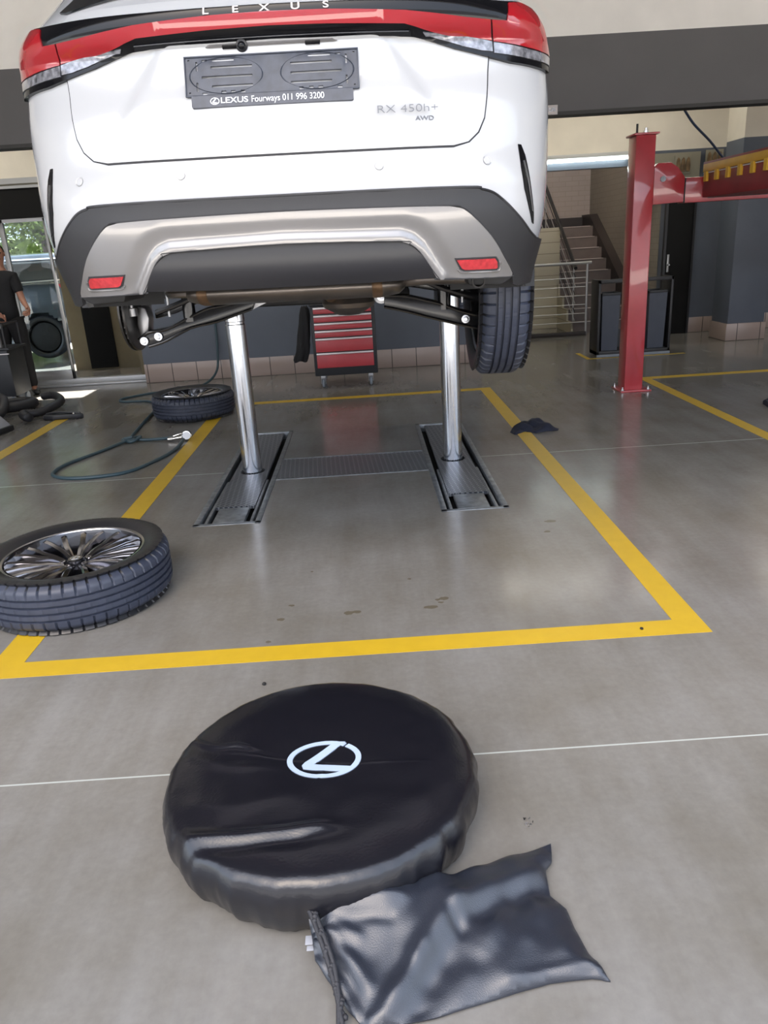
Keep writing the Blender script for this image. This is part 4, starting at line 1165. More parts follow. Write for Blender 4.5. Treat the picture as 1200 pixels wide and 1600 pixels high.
# control arms with bolts
def bolt(parent, x, y, z, r=.014):
    bm = B()
    Mx = Matrix.Translation((x, y, z)) @ Matrix.Rotation(PI / 2, 4, 'X')
    lathe(bm, [(0, .012), (r * .6, .012), (r * .6, .006), (r * .98, .005), (r, 0), (0, 0)], 6, Mx)
    lathe(bm, [(0, .004), (r * 1.35, .003), (r * 1.35, -.002), (0, -.002)], 20, Mx)
    return obj('bolt', bm, MT['zinc'], parent)
def arm(sg, top, bot, bolts, depth=(.93, 1.05)):
    bm = B()
    poly = [(sg * x, z) for x, z in top] + [(sg * x, z) for x, z in reversed(bot)]
    prism(bm, poly, depth[0], depth[1], 'y', .006)
    a = obj('control_arm', bm, MT['black_steel'], car)
    # pressed rib on the outer face
    mid = [((t[0] + b[0]) / 2 * sg, depth[0] - .004, (t[1] * .35 + b[1] * .65)) for t, b in zip(top[1:], bot[1:])]
    bm = B(); tube(bm, [(sg * t[0], depth[0] - .002, t[1] - .006) for t in top], .007, 8, sm=3); tube(bm, [(sg * t[0], depth[0] - .002, t[1] + .005) for t in bot], .007, 8, sm=3)
    obj('arm_flange', bm, MT['black_steel'], a)
    for x, z in bolts: bolt(a, sg * x, depth[0] - .008, z)
    return a
topA = [(.850, -.085), (.80, -.055), (.715, -.045), (.605, .002), (.51, .040), (.440, .050), (.36, .062), (.28, .060)]
botA = [(.806, -.130), (.77, -.122), (.715, -.105), (.600, -.054), (.50, -.036), (.44, -.022), (.368, .000), (.30, .020)]
arm(-1, topA, botA, [(.823, -.098), (.753, -.080)])
topB = [(.78, -.050), (.742, -.045), (.66, -.02), (.591, .009), (.515, .030), (.416, .055), (.32, .060)]
botB = [(.78, -.118), (.742, -.114), (.66, -.094), (.589, -.074), (.513, -.053), (.422, -.025), (.317, .0)]
arm(1, topB, botB, [(.696, -.067)])
# subframe crossmember and lateral links
bm = B(); prism(bm, [(-.40, .075), (-.30, .055), (-.18, .062), (.0, .070), (.18, .066), (.33, .06), (.34, .10), (-.40, .11)], 1.0, 1.16, 'y', .006)
sf = obj('rear_subframe', bm, MT['black_steel'], car)
for x, z in ((-.372, .047), (.307, .052)):
    bm = B(); lathe(bm, [(0, 0), (.036, 0), (.036, .06), (0, .06)], 20, Matrix.Translation((x, .985, z)) @ Matrix.Rotation(-PI / 2, 4, 'X')); br = obj('bush_mount', bm, MT['bare'], sf)
    bolt(br, x, .982, z, .017)
bm = B(); prism(bm, [(-.35, .030), (-.30, .02), (-.20, .062), (-.04, .075), (-.04, .085), (-.22, .08), (-.33, .07)], .97, .99, 'y'); obj('bracket', bm, MT['bare'], sf)
bm = B(); prism(bm, [(.28, .028), (.24, .03), (.12, .078), (.12, .086), (.3, .08)], .97, .99, 'y'); obj('bracket', bm, MT['bare'], sf)
bm = B(); box(bm, -.3, .08, .93, .945, .070, .076); box(bm, -.32, .08, .96, .975, .050, .055); obj('brake_line', bm, MT['bare'], sf)
for sg in (1, -1):
    bm = B(); prism(bm, [(sg * .42, .125), (sg * .60, .098), (sg * .72, .05), (sg * .80, .02), (sg * .80, -.01), (sg * .70, .01), (sg * .58, .055), (sg * .42, .085)], 1.07, 1.13, 'y', .005); obj('upper_link', bm, MT['black_steel'], car)
    bm = B(); tube(bm, [(sg * .46, .86, .135), (sg * .60, .88, .075), (sg * .74, .90, .03)], .013, 8, sm=3); obj('stabiliser_bar', bm, MT['black_steel'], car)
    bm = B(); tube(bm, [(sg * .60, .95, -.02), (sg * .60, .95, .22)], .030, 12); obj('shock_absorber', bm, MT['black_steel'], car)
    bm = B(); tube(bm, [(sg * .60, .95, .06), (sg * .60, .95, .2)], .012, 8); tube(bm, [(sg * .68, .90, .01), (sg * .68, .90, .17)], .006, 8); obj('drop_link', bm, MT['bare'], car)
    bm = B(); prism(bm, [(.850 * sg, .06), (.81 * sg, .05), (.80 * sg, .0), (.815 * sg, -.08), (.85 * sg, -.095), (.862 * sg, -.03)], .97, 1.06, 'y', .01); obj('wheel_knuckle', bm, MT['bare'], car)
bm = B(); lathe(bm, [(0, 0), (.024, 0), (.024, .035), (.010, .038), (.010, .08), (0, .08)], 20, Matrix.Translation((-.862, .93, .018))); obj('dust_cap', bm, MT['bare'], car)
# bare brake disc and hub on the left
bm = B()
Mx = Matrix.Translation((-.885, 1.02, .030)) @ Matrix.Rotation(PI / 2, 4, 'Y')
lathe(bm, [(.07, -.016), (.178, -.016), (.180, -.012), (.180, -.006), (.172, -.004), (.172, .004), (.180, .006), (.180, .012), (.178, .016), (.07, .016)], 72, Mx, fn=lambda j, k, a, r, z: (r - (.012 if (j in (4, 5) and k % 2) else 0), z), closed=True)
hd = obj('brake_disc', bm, MT['disc'], car)
bm = B(); lathe(bm, [(0, -.05), (.035, -.05), (.038, -.03), (.078, -.03), (.078, .016), (0, .016)], 32, Mx); obj('hub', bm, MT['disc'], hd)
bm = B(); box(bm, -.925, -.845, 1.10, 1.20, -.03, .16, .012); obj('brake_caliper', bm, MT['bare'], car)
# splash liners at the bumper corners
for sg in (1, -1):
    bm = B(); prism(bm, [(sg * .80, .14), (sg * .76, .118), (sg * .64, .122), (sg * .62, .2), (sg * .80, .2)], .20, .45, 'y', .01); obj('splash_liner', bm, MT['under'], car)
# mounted wheels (children: they are fixed to the car)
for (bx, lb) in ((1.00, None), (3.80, None)):
    ww = copy_tree(w1, car)
    for k_ in ('label', 'category', 'group'):
        if k_ in ww: del ww[k_]
    ww.name = 'wheel'
    ww.scale = (1, 1, 1)
    ww.location = (.722, bx, .065)
    ww.rotation_euler = (0, PI / 2, 0)
    for cap_ in [c for c in ww.children if c.name.startswith('centre_cap')]:
        for em in list(cap_.children): em.parent = ww

# ================================================================== RED LIFT ON THE RIGHT
t = thing('post_lift', 'red painted steel lift post with crossbeam and yellow toothed runway at right', 'car lift', (2.57, 7.40, 0))
bm = B(); box(bm, -.135, .165, -.16, .14, 0, .016, .003); obj('base_plate', bm, MT['lift_red'], t)
bm = B(); box(bm, -.085, .095, -.105, .10, .012, 2.27, .012); obj('post', bm, MT['lift_red'], t)
bm = B(); box(bm, -.105, .115, -.125, .12, 2.27, 2.285, .002); obj('top_cap', bm, MT['lift_red'], t)
for x, y in ((-.11, -.13), (-.11, .11), (.14, -.13), (.14, .11)):
    bm = B(); lathe(bm, [(0, .05), (.008, .05), (.008, .03), (.018, .03), (.018, .016), (.026, .016), (.026, .012), (0, .012)], 12, Matrix.Translation((x, y, 0))); obj('anchor_bolt', bm, MT['chrome'], t)
bm = B(); cyl(bm, (-.045, 0, 2.28), (-.045, 0, 2.37), .010, 8); obj('threaded_rod', bm, MT['rack'], t)
bm = B(); lathe(bm, [(0, .05), (.014, .05), (.014, .03), (.024, .028), (.024, 0), (0, 0)], 8, Matrix.Translation((.035, 0, 2.285))); obj('lock_nut', bm, MT['chrome'], t)
bm = B(); prism(bm, [(.095, -.41 + 2.1), (.375, -.40 + 2.1), (.375, 1.905), (.31, 1.99), (.24, 2.035), (.13, 2.035), (.095, 2.0)], -.10, .06, 'y', .006); ca = obj('carriage', bm, MT['lift_red'], t)
bm = B(); cyl(bm, (.175, -.098, 1.90), (.175, -.112, 1.90), .024, 16); obj('pin', bm, MT['frame_metal'], ca)
bm = B(); box(bm, .375, 4.2, -.085, .05, 1.69, 1.902, .008); obj('crossbeam', bm, MT['lift_red'], t)
bm = B(); box(bm, 4.2, 4.4, -.10, .10, 0.0, 2.27, .012); obj('post', bm, MT['lift_red'], t)
bm = B(); box(bm, .545, 1.10, -3.6, -.10, 1.725, 1.965, .006); box(bm, .545, .60, -3.6, -.07, 1.965, 2.02, .003); rw = obj('runway', bm, MT['lift_dkred'], t)
bm = B(); box(bm, .525, .548, -3.6, -.115, 1.935, 1.999, .003)
obj('ladder_rail', bm, MT['lift_yellow'], rw)
for k in range(16):
    y = -.17 - .212 * k
    bm = B(); box(bm, .522, .546, y - .028, y + .028, 1.855, 1.94, .003); obj('tooth', bm, MT['lift_yellow'], rw)
bm = B(); box(bm, .538, .546, -3.6, -.10, 1.922, 1.930); obj('ladder_edge', bm, MT['print_white'], rw)
bm = B(); box(bm, .375, .390, -.09, -.085, 1.69, 1.90); box(bm, .60, 4.2, -.088, -.080, 1.72, 1.727); obj('beam_seam', bm, MT['seam'], t)
bm = B(); tube(bm, [(3.017, 7.62, 2.50), (3.16, 7.72, 2.38), (3.38, 7.85, 2.24), (3.56, 7.95, 2.10), (3.68, 7.9, 1.96), (3.8, 7.6, 1.92)], .011, 8, sm=5)
tag(obj('supply_hose', bm, MT['blue_hose']), 'dark blue hose hanging from the beam down behind the red crossbeam', 'hose')

# ================================================================== TOOL CART
t = thing('tool_cart', 'black rolling tool cart with five red drawers standing by the tiled wall', 'tool cart', (-.245, 8.77, 0))
bm = B(); box(bm, -.355, .355, -.22, .22, .135, .90, .012); obj('body', bm, MT['cart_blk'], t)
bm = B(); box(bm, -.365, .365, -.235, .235, .90, .935, .01); obj('worktop', bm, MT['cart_blk'], t)
for z0_, z1_ in ((.815, .885), (.726, .800), (.644, .716), (.561, .634), (.402, .551), (.226, .392)):
    bm = B(); box(bm, -.320, .315, -.240, -.215, z0_, z1_ - .022, .004); dr = obj('drawer', bm, MT['cart_red'], t)
    bm = B(); box(bm, -.320, .315, -.250, -.215, z1_ - .022, z1_, .004); obj('handle', bm, MT['handle'], dr)
for x in (-.27, .27):
    for y in (-.17, .17):
        bm = B()
        lathe(bm, [(0, -.016), (.03, -.016), (.047, -.012), (.050, 0), (.047, .012), (.03, .016), (0, .016)], 24, Matrix.Translation((x, y, .050)) @ Matrix.Rotation(PI / 2, 4, 'Y') @ Matrix.Rotation(.0, 4, 'Z'))
        cw = obj('caster', bm, MT['caster'], t)
        bm = B(); box(bm, x - .026, x + .026, y - .028, y + .02, .095, .135, .004); box(bm, x - .026, x - .020, y - .022, y + .022, .045, .1, .003); box(bm, x + .020, x + .026, y - .022, y + .022, .045, .1, .003); cyl(bm, (x - .03, y, .05), (x + .03, y, .05), .010); obj('bracket', bm, MT['bare'], cw)
# jacket hanging on the cart's side
bm = B()
rings = []
for (z, cx_, wx, wy) in ((.90, -.645, .028, .02), (.87, -.645, .045, .03), (.80, -.65, .055, .05), (.70, -.66, .06, .06), (.60, -.672, .064, .075), (.50, -.682, .068, .085), (.42, -.70, .072, .09), (.34, -.73, .075, .085), (.31, -.735, .065, .075)):
    ring = []
    for k in range(28):
        a = 2 * PI * k / 28
        q = 1 + .16 * math.sin(5 * a + z * 9) + .07 * math.sin(9 * a - z * 14)
        ring.append(bm.verts.new((cx_ - .017 + wx * q * math.cos(a), 8.60 + wy * q * math.sin(a), z + .012 * math.sin(3 * a))))
    rings.append(ring)
for a_, b_ in zip(rings[:-1], rings[1:]):
    for k in range(28): bm.faces.new((a_[k], a_[(k + 1) % 28], b_[(k + 1) % 28], b_[k]))
bm.faces.new(rings[0]); bm.faces.new(rings[-1])
for v in bm.verts: v.co.x = min(v.co.x, -.603)
tag(obj('jacket', bm, MT['polo'], None, 60), 'black jacket hanging from the left side of the red tool cart', 'jacket')

# ================================================================== BIN RACK
t = thing('bin_rack', 'black metal rack holding two tall bins behind the red post', 'rack', (3.33, 9.66, 0))
bm = B()
box(bm, -.46, .46, -.15, .17, 0.02, .07, .004); box(bm, -.46, .46, .14, .17, .07, .30)
obj('base', bm, MT['rack'], t)
for x in (-.46, .43):
    bm = B(); box(bm, x, x + .03, -.15, .17, .02, .93, .004); obj('side_panel', bm, MT['rack'], t)
for x in (-.15, .10):
    bm = B(); box(bm, x, x + .035, -.13, -.10, .07, .90, .003); obj('upright', bm, MT['rack'], t)
bm = B(); box(bm, -.46, .46, -.15, -.09, .885, .93, .004); obj('top_rail', bm, MT['rack'], t)
bm = B(); box(bm, -.46, .46, -.16, -.14, .0, .03, .002); obj('front_lip', bm, MT['caster'], t)
tbin = thing('tall_bin', 'tall blue-grey bin in the rack, left of the red post', 'bin', (3.04, 9.66, .07), (0, 0, 0), 'bins in the black rack')
bm = B()
q0, q1 = [(-.10, -.10), (.10, -.10), (.10, .12), (-.10, .12)], [(-.112, -.12), (.112, -.12), (.112, .13), (-.112, .13)]
a_ = [bm.verts.new((x, y, 0)) for x, y in q0]; b_ = [bm.verts.new((x, y, .70)) for x, y in q1]; c_ = [bm.verts.new((x * .93, y * .93, .70)) for x, y in q1]; d_ = [bm.verts.new((x * .9, y * .9, .03)) for x, y in q0]
bm.faces.new(a_)
for P_, Q_ in ((a_, b_), (b_, c_), (c_, d_)):
    for k in range(4): bm.faces.new((P_[k], P_[(k + 1) % 4], Q_[(k + 1) % 4], Q_[k]))
bm.faces.new(d_)
obj('bin_body', bm, MT['bin'], tbin)
bm = B()
for (x0_, x1_, y0_, y1_) in ((-.118, .118, -.127, -.112), (-.118, .118, .12, .137), (-.118, -.102, -.127, .137), (.102, .118, -.127, .137)): box(bm, x0_, x1_, y0_, y1_, .67, .70, .003)
obj('rim', bm, MT['rack'], tbin)
o = again(tbin, 'tall blue-grey bin in the rack, right of the red post', (3.62, 9.66, .07), (0, 0, 0))

# ================================================================== HOSES, GAUGE, RAG, SMALL THINGS
bm = B()
tube(bm, [(-1.72, 6.42, .030), (-1.84, 6.44, .02), (-1.98, 6.46, .016), (-2.10, 6.44, .03), (-2.16, 6.38, .02), (-2.28, 6.12, .012), (-2.42, 5.78, .012), (-2.42, 5.52, .012), (-2.25, 5.38, .012), (-2.0, 5.38, .012), (-1.82, 5.48, .012), (-1.68, 5.80, .012), (-1.62, 6.08, .012), (-1.61, 6.32, .03)], .014, 10, sm=8)
tube(bm, [(-2.10, 6.52, .035), (-2.18, 6.50, .02), (-2.08, 6.40, .02), (-2.02, 6.48, .040), (-2.08, 6.56, .02), (-2.14, 6.62, .014), (-2.17, 6.9, .012), (-2.20, 7.3, .012), (-2.22, 7.62, .012), (-2.24, 8.0, .012), (-2.45, 8.35, .012), (-2.75, 8.42, .012), (-2.80, 8.62, .012), (-2.55, 8.86, .012), (-2.2, 8.95, .012), (-1.98, 9.20, .03), (-1.88, 9.50, .14), (-1.87, 9.66, .40), (-1.86, 9.68, .80), (-1.86, 9.68, 1.5), (-1.86, 9.68, 2.44)], .014, 10, sm=8)
tag(obj('air_hose', bm, MT['hose'], None, 60), 'thin teal air hose looped on the floor and climbing the tiled wall', 'hose')
t = thing('tyre_inflator', 'chrome tyre inflator gauge lying at the end of the teal hose', 'tyre inflator', (-1.66, 6.40, 0), (0, 0, .12))
bm = B(); lathe(bm, [(0, -.018), (.040, -.018), (.044, -.012), (.044, .014), (.038, .018), (.034, .013), (0, .013)], 32, Matrix.Translation((.06, 0, .046)) @ Matrix.Rotation(math.radians(75), 4, 'X')); g_ = obj('gauge', bm, MT['nozzle'], t)
bm = B(); lathe(bm, [(0, .0), (.033, .0), (.033, .002), (0, .002)], 32, Matrix.Translation((.06, -.014, .046)) @ Matrix.Rotation(math.radians(75), 4, 'X')); obj('dial_face', bm, MT['print_white'], g_)
bm = B(); tube(bm, [(-.06, .005, .024), (.0, 0, .03), (.03, 0, .034)], .014, 12); tube(bm, [(-.10, .01, .022), (-.06, .005, .024)], .019, 12); obj('handle', bm, MT['nozzle'], t)
bm = B(); tube(bm, [(-.05, -.02, .05), (.0, -.015, .062), (.03, -.01, .058)], .006, 8, sm=3); obj('trigger', bm, MT['nozzle'], t)

ragpts = [(1.113, 5.953), (1.161, 6.10), (1.27, 6.25), (1.38, 6.29), (1.45, 6.22), (1.475, 6.057), (1.515, 5.977), (1.495, 5.915), (1.407, 5.917), (1.31, 5.877), (1.231, 5.943), (1.137, 5.859)]
V, T_ = fill_grid(ragpts, .022)
bm = B(); vs = []
for x, y in V:
    d = dist_poly((x, y), ragpts)
    z = .004 + min(1, d / .07) ** .6 * (.035 + .022 * math.sin(x * 38 + 2 * math.sin(y * 25)) + .016 * noise.noise((x * 14, y * 14, 0)))
    vs.append(bm.verts.new((x, y, max(z, .004))))
for f in T_: bm.faces.new([vs[i] for i in f])
r = bmesh.ops.extrude_face_region(bm, geom=bm.faces[:])
for v in [v for v in r['geom'] if isinstance(v, bmesh.types.BMVert)]: v.co.z = 0.0022
tag(obj('rag', bm, MT['cloth_navy'], None, 70), 'crumpled navy rag lying across the right yellow line', 'rag')

for k, (x, y, s_) in enumerate(((-.456, 2.418, .008), (1.016, 2.638, .007))):
    bm = B(); bmesh.ops.create_icosphere(bm, subdivisions=2, radius=s_)
    for v in bm.verts: v.co *= 1 + .3 * noise.noise(v.co * 200); v.co.z = max(v.co.z * .7, -.004)
    for v in bm.verts: v.co += Vector((x, y, .004 + (.0018 if k else 0)))
    tag(obj('pebble', bm, MT['pit'], None, 60), ('tiny black pebble on bare floor between yellow line and black cover', 'tiny black speck on the yellow line near its right corner')[k], 'pebble')
t = thing('foil_scrap', 'small crumpled shiny foil scrap on the floor above the bag', 'scrap', (.352, 1.632, 0))
bm = B()
for q in range(9):
    a = q * .9; r0 = .006 + .004 * (q % 3)
    c_ = Vector((r0 * math.cos(a), r0 * math.sin(a) * 1.3, .003 + .002 * (q % 2)))
    pts_ = [c_ + Vector((random.uniform(-.007, .007), random.uniform(-.007, .007), random.uniform(-.002, .004))) for _ in range(3)]
    for p_ in pts_: p_.z = max(p_.z, .0005)
    f0 = [bm.verts.new(p_) for p_ in pts_]; f1 = [bm.verts.new(p_ + Vector((0, 0, .0012))) for p_ in pts_]
    bm.faces.new(f0); bm.faces.new(f1)
    for i in range(3): bm.faces.new((f0[i], f0[(i + 1) % 3], f1[(i + 1) % 3], f1[i]))
obj('foil', bm, MT['foil'], t, 20)
bm = B()
V, T_ = fill_grid([(3.37, 6.24), (3.40, 6.20), (3.60, 6.22), (3.66, 6.34), (3.55, 6.44), (3.40, 6.40)], .03)
vs = [bm.verts.new((x, y, .02 + .03 * abs(math.sin(x * 30 + y * 12)))) for x, y in V]
for f in T_: bm.faces.new([vs[i] for i in f])
r = bmesh.ops.extrude_face_region(bm, geom=bm.faces[:])
for v in [v for v in r['geom'] if isinstance(v, bmesh.types.BMVert)]: v.co.z = 0.0
tag(obj('rag', bm, MT['cloth_navy'], None, 60), 'dark rag at the right frame edge inside the far bay lines', 'rag')

# ================================================================== TYRE COVER (covered spare wheel)
CC = Vector((-.200, 1.728, 0))
def fold(px, py, a, b, w_, h_):
    vx, vy = b[0] - a[0], b[1] - a[1]
    L = math.hypot(vx, vy)
    t_ = ((px - a[0]) * vx + (py - a[1]) * vy) / (L * L)
    n_ = ((px - a[0]) * vy - (py - a[1]) * vx) / L
    e = max(0, -t_, t_ - 1) * L
    bow = .02 * math.sin(PI * max(0, min(1, t_)))
    return h_ * math.exp(-((n_ - bow) / w_) ** 2) * math.exp(-(e / .05) ** 2)
def cover_top(x, y):
    px, py = x + CC.x, y + CC.y
    r = math.hypot(x, y)
    z = .182 - .008 * (1 - min(1, r / .30)) ** 2 - max(0, (r - .30)) ** 2 * 1.2
    z += .0035 * noise.noise((px * 5, py * 5, 2)) * min(1, r / .1) + .0018 * noise.noise((px * 14, py * 14, 5)) * min(1, r / .12)
    z += fold(px, py, (-.60, 1.49), (-.20, 1.475), .018, .011) + fold(px, py, (-.58, 1.465), (-.25, 1.44), .02, -.006)
    z += fold(px, py, (-.57, 1.86), (-.44, 1.815), .010, .007) + fold(px, py, (-.50, 1.58), (-.28, 1.60), .03, .003) + fold(px, py, (-.55, 1.78), (-.35, 1.72), .02, .003)
    z += fold(px, py, (-.42, 1.78), (.05, 1.70), .003, .0012) + fold(px, py, (-.23, 1.60), (-.13, 1.92), .003, .0012)
    return z
bm = B()
NA = 340
prev = None
prof = [('t', r / 64 * .385) for r in range(1, 65)]
side = [(.397, .168), (.408, .160), (.417, .150), (.424, .137), (.428, .122), (.429, .105), (.427, .088), (.424, .070), (.419, .052), (.412, .035), (.404, .020), (.394, .008), (.380, .004)]
cv = bm.verts.new(CC + Vector((0, 0, cover_top(0, 0))))
rings = []
for p_ in prof:
    ring = []
    for k in range(NA):
        a = 2 * PI * k / NA; r = p_[1]
        ring.append(bm.verts.new(CC + Vector((r * math.cos(a), r * math.sin(a), cover_top(r * math.cos(a), r * math.sin(a))))))
    rings.append(ring)
for i, (r, z) in enumerate(side):
    ring = []
    dep = i / (len(side) - 1)
    for k in range(NA):
        a = 2 * PI * k / NA
        ca, sa = math.cos(a), math.sin(a)
        wr = noise.noise((ca * 5.5, sa * 5.5, dep * .6)) * .7 + noise.noise((ca * 13 + .8 * dep, sa * 13, dep * .8)) * .6 + .35 * abs(noise.noise((ca * 24 + dep, sa * 24, 3)))
        rr = r + wr * .024 * dep ** .8 * (1 - .3 * dep)
        blend = min(1, i / 3)
        zt = cover_top(r * ca, r * sa)
        zz = zt * (1 - blend) + z * blend if i < 3 else z
        if i < 3: zz = min(zz, zt)
        ring.append(bm.verts.new(CC + Vector((rr * ca, rr * sa, max(.001, zz + .003 * wr * dep)))))
    rings.append(ring)
for k in range(NA): bm.faces.new((cv, rings[0][k], rings[0][(k + 1) % NA]))
for a_, b_ in zip(rings[:-1], rings[1:]):
    for k in range(NA): bm.faces.new((a_[k], b_[k], b_[(k + 1) % NA], a_[(k + 1) % NA]))
bm.faces.new(rings[-1])
cov = tag(obj('wheel_cover', bm, MT['cover'], None, 60), 'round black fabric wheel cover with white oval emblem lying in the foreground', 'wheel cover')
bm = B(); logo_mesh(bm, .205, .001)
bmesh.ops.subdivide_edges(bm, edges=[e for e in bm.edges if e.calc_length() > .03], cuts=4, use_grid_fill=True)
bmesh.ops.triangulate(bm, faces=bm.faces[:])
for v in bm.verts:
    ph_ = -.06
    x, y = v.co.x * math.cos(ph_) - v.co.y * math.sin(ph_) + .010, v.co.x * math.sin(ph_) + v.co.y * math.cos(ph_) + .005
    top_ = v.co.z > .0005
    v.co = CC + Vector((x, y, cover_top(x, y) + (.0022 if top_ else .0)))
obj('emblem', bm, MT['logo'], cov)

# ================================================================== DRAWSTRING BAG
BO = [(-.221, 1.336, .085), (-.159, 1.346, .105), (-.041, 1.366, .10), (.06, 1.398, .085), (.15, 1.440, .05), (.248, 1.483, .035), (.391, 1.538, .02), (.380, 1.481, .018), (.357, 1.452, .02), (.352, 1.379, .015), (.38, 1.34, .015), (.385, 1.287, .015), (.399, 1.223, .012), (.413, 1.192, .018), (.428, 1.161, .005), (.39, 1.167, .01), (.301, 1.163, .01), (.16, 1.131, .01), (.051, 1.104, .01), (-.054, 1.088, .01), (-.087, 1.085, .01), (-.125, 1.123, .02), (-.166, 1.183, .03), (-.199, 1.231, .04), (-.206, 1.271, .055)]
bo2 = [(p[0], p[1]) for p in BO]
V, T_ = fill_grid(bo2, .008)
def seg_d(px, py, a, b):
    vx, vy = b[0] - a[0], b[1] - a[1]; L = vx * vx + vy * vy
    t_ = max(0, min(1, ((px - a[0]) * vx + (py - a[1]) * vy) / L))
    return math.hypot(px - a[0] - t_ * vx, py - a[1] - t_ * vy), t_
FOLDS = [((-.065, 1.09), (.04, 1.22), .024, .020), ((.03, 1.21), (.13, 1.33), .028, .020), ((.13, 1.33), (.36, 1.45), .026, .015),
         ((.0, 1.10), (.10, 1.23), .034, -.013), ((.17, 1.30), (.36, 1.40), .030, -.011),
         ((.235, 1.325), (.17, 1.23), .026, .014), ((.125, 1.265), (.105, 1.30), .016, -.010),
         ((.30, 1.33), (.20, 1.16), .030, .009), ((.385, 1.185), (.22, 1.16), .016, .009),
         ((-.20, 1.315), (.0, 1.33), .012, .010), ((-.19, 1.30), (-.03, 1.285), .012, -.009), ((-.195, 1.335), (-.06, 1.36), .014, .009),
         ((-.18, 1.28), (-.08, 1.16), .014, .009), ((-.16, 1.24), (-.09, 1.12), .012, -.008), ((-.17, 1.29), (-.10, 1.255), .010, .007),
         ((.05, 1.40), (.25, 1.45), .020, .006), ((.0, 1.30), (.10, 1.40), .024, -.006)]
bm = B(); vs = []; zs = []
for x, y in V:
    wsum = zsum = 0
    for (bx, by, bz) in BO:
        w_ = 1 / (((x - bx) ** 2 + (y - by) ** 2) ** 1.5 + 1e-7); wsum += w_; zsum += w_ * bz
    z = zsum / wsum
    d = dist_poly((x, y), bo2)
    k = min(1, d / .06); k = k * (2 - k)
    z += .022 * k
    for a, b, w_, h_ in FOLDS:
        dd, t_ = seg_d(x, y, a, b)
        z += h_ * math.exp(-(dd / w_) ** 2) * min(1, d / .015) * (.55 + .45 * math.sin(PI * min(1, t_ * .9 + .1)))
    # gathered creases radiating from the drawstring mouth
    gx, gy = x + .235, y - 1.29
    rr = math.hypot(gx, gy); an = math.atan2(gy, gx)
    z += .006 * math.sin(an * 17 + 2 * noise.noise((x * 9, y * 9, 0))) * math.exp(-(rr / .13) ** 2) * min(1, d / .01)
    z += (.003 * noise.noise((x * 22, y * 22, 1)) + .005 * noise.noise((x * 9, y * 11, 4))) * k
    dc = math.hypot(x - CC.x, y - CC.y)
    if dc < .44:  # leans on the wheel cover
        zc = .178 if dc < .385 else .178 - (.178 - .07) * ((dc - .385) / .055) ** 1.4
        z = max(z, zc * .62 + .0)
    z = max(z, .0035)
    vs.append(bm.verts.new((x, y, z)))
for f in T_: bm.faces.new([vs[i] for i in f])
r = bmesh.ops.extrude_face_region(bm, geom=bm.faces[:])
for v in [v for v in r['geom'] if isinstance(v, bmesh.types.BMVert)]:
    d = dist_poly((v.co.x, v.co.y), bo2)
    v.co.z = max(0.0005, v.co.z - .004 - min(.09, d * 1.2))
t = thing('drawstring_bag', 'black nylon drawstring bag lying against the wheel cover', 'bag', (.1, 1.28, 0))
o = obj('pouch', bm, MT['bag'], t, 60); o.location = (-.1, -1.28, 0)
bm = B()
for off in (0, .010):
    tube(bm, [(-.228 + off, 1.336, .108), (-.208 + off, 1.300, .098), (-.186 + off, 1.250, .082), (-.166 + off, 1.200, .062), (-.150 + off * .4, 1.150, .042), (-.142 - off * .3, 1.115, .028), (-.135 - off, 1.085, .016)], .0055, 8, sm=6)
for k in range(34):
    t_ = k / 33
    x, y, z = -.222 + .085 * t_ ** .8, 1.33 - .22 * t_, .108 - .088 * t_
    a = k * 1.3
    bmesh.ops.create_icosphere(bm, subdivisions=1, radius=.0075, matrix=Matrix.Translation((x + .004 * math.cos(a) + .003, y, z + .003 * math.sin(a) + .004)))
o = obj('drawstring', bm, MT['cord'], t, 60); o.location = (-.1, -1.28, 0)
bm = B(); box(bm, -.222, -.205, 1.262, 1.285, .048, .050, .0005); box(bm, -.218, -.203, 1.250, 1.262, .044, .046, .0005); o = obj('sewn_tag', bm, MT['grey_case'], t); o.location = (-.1, -1.28, 0)

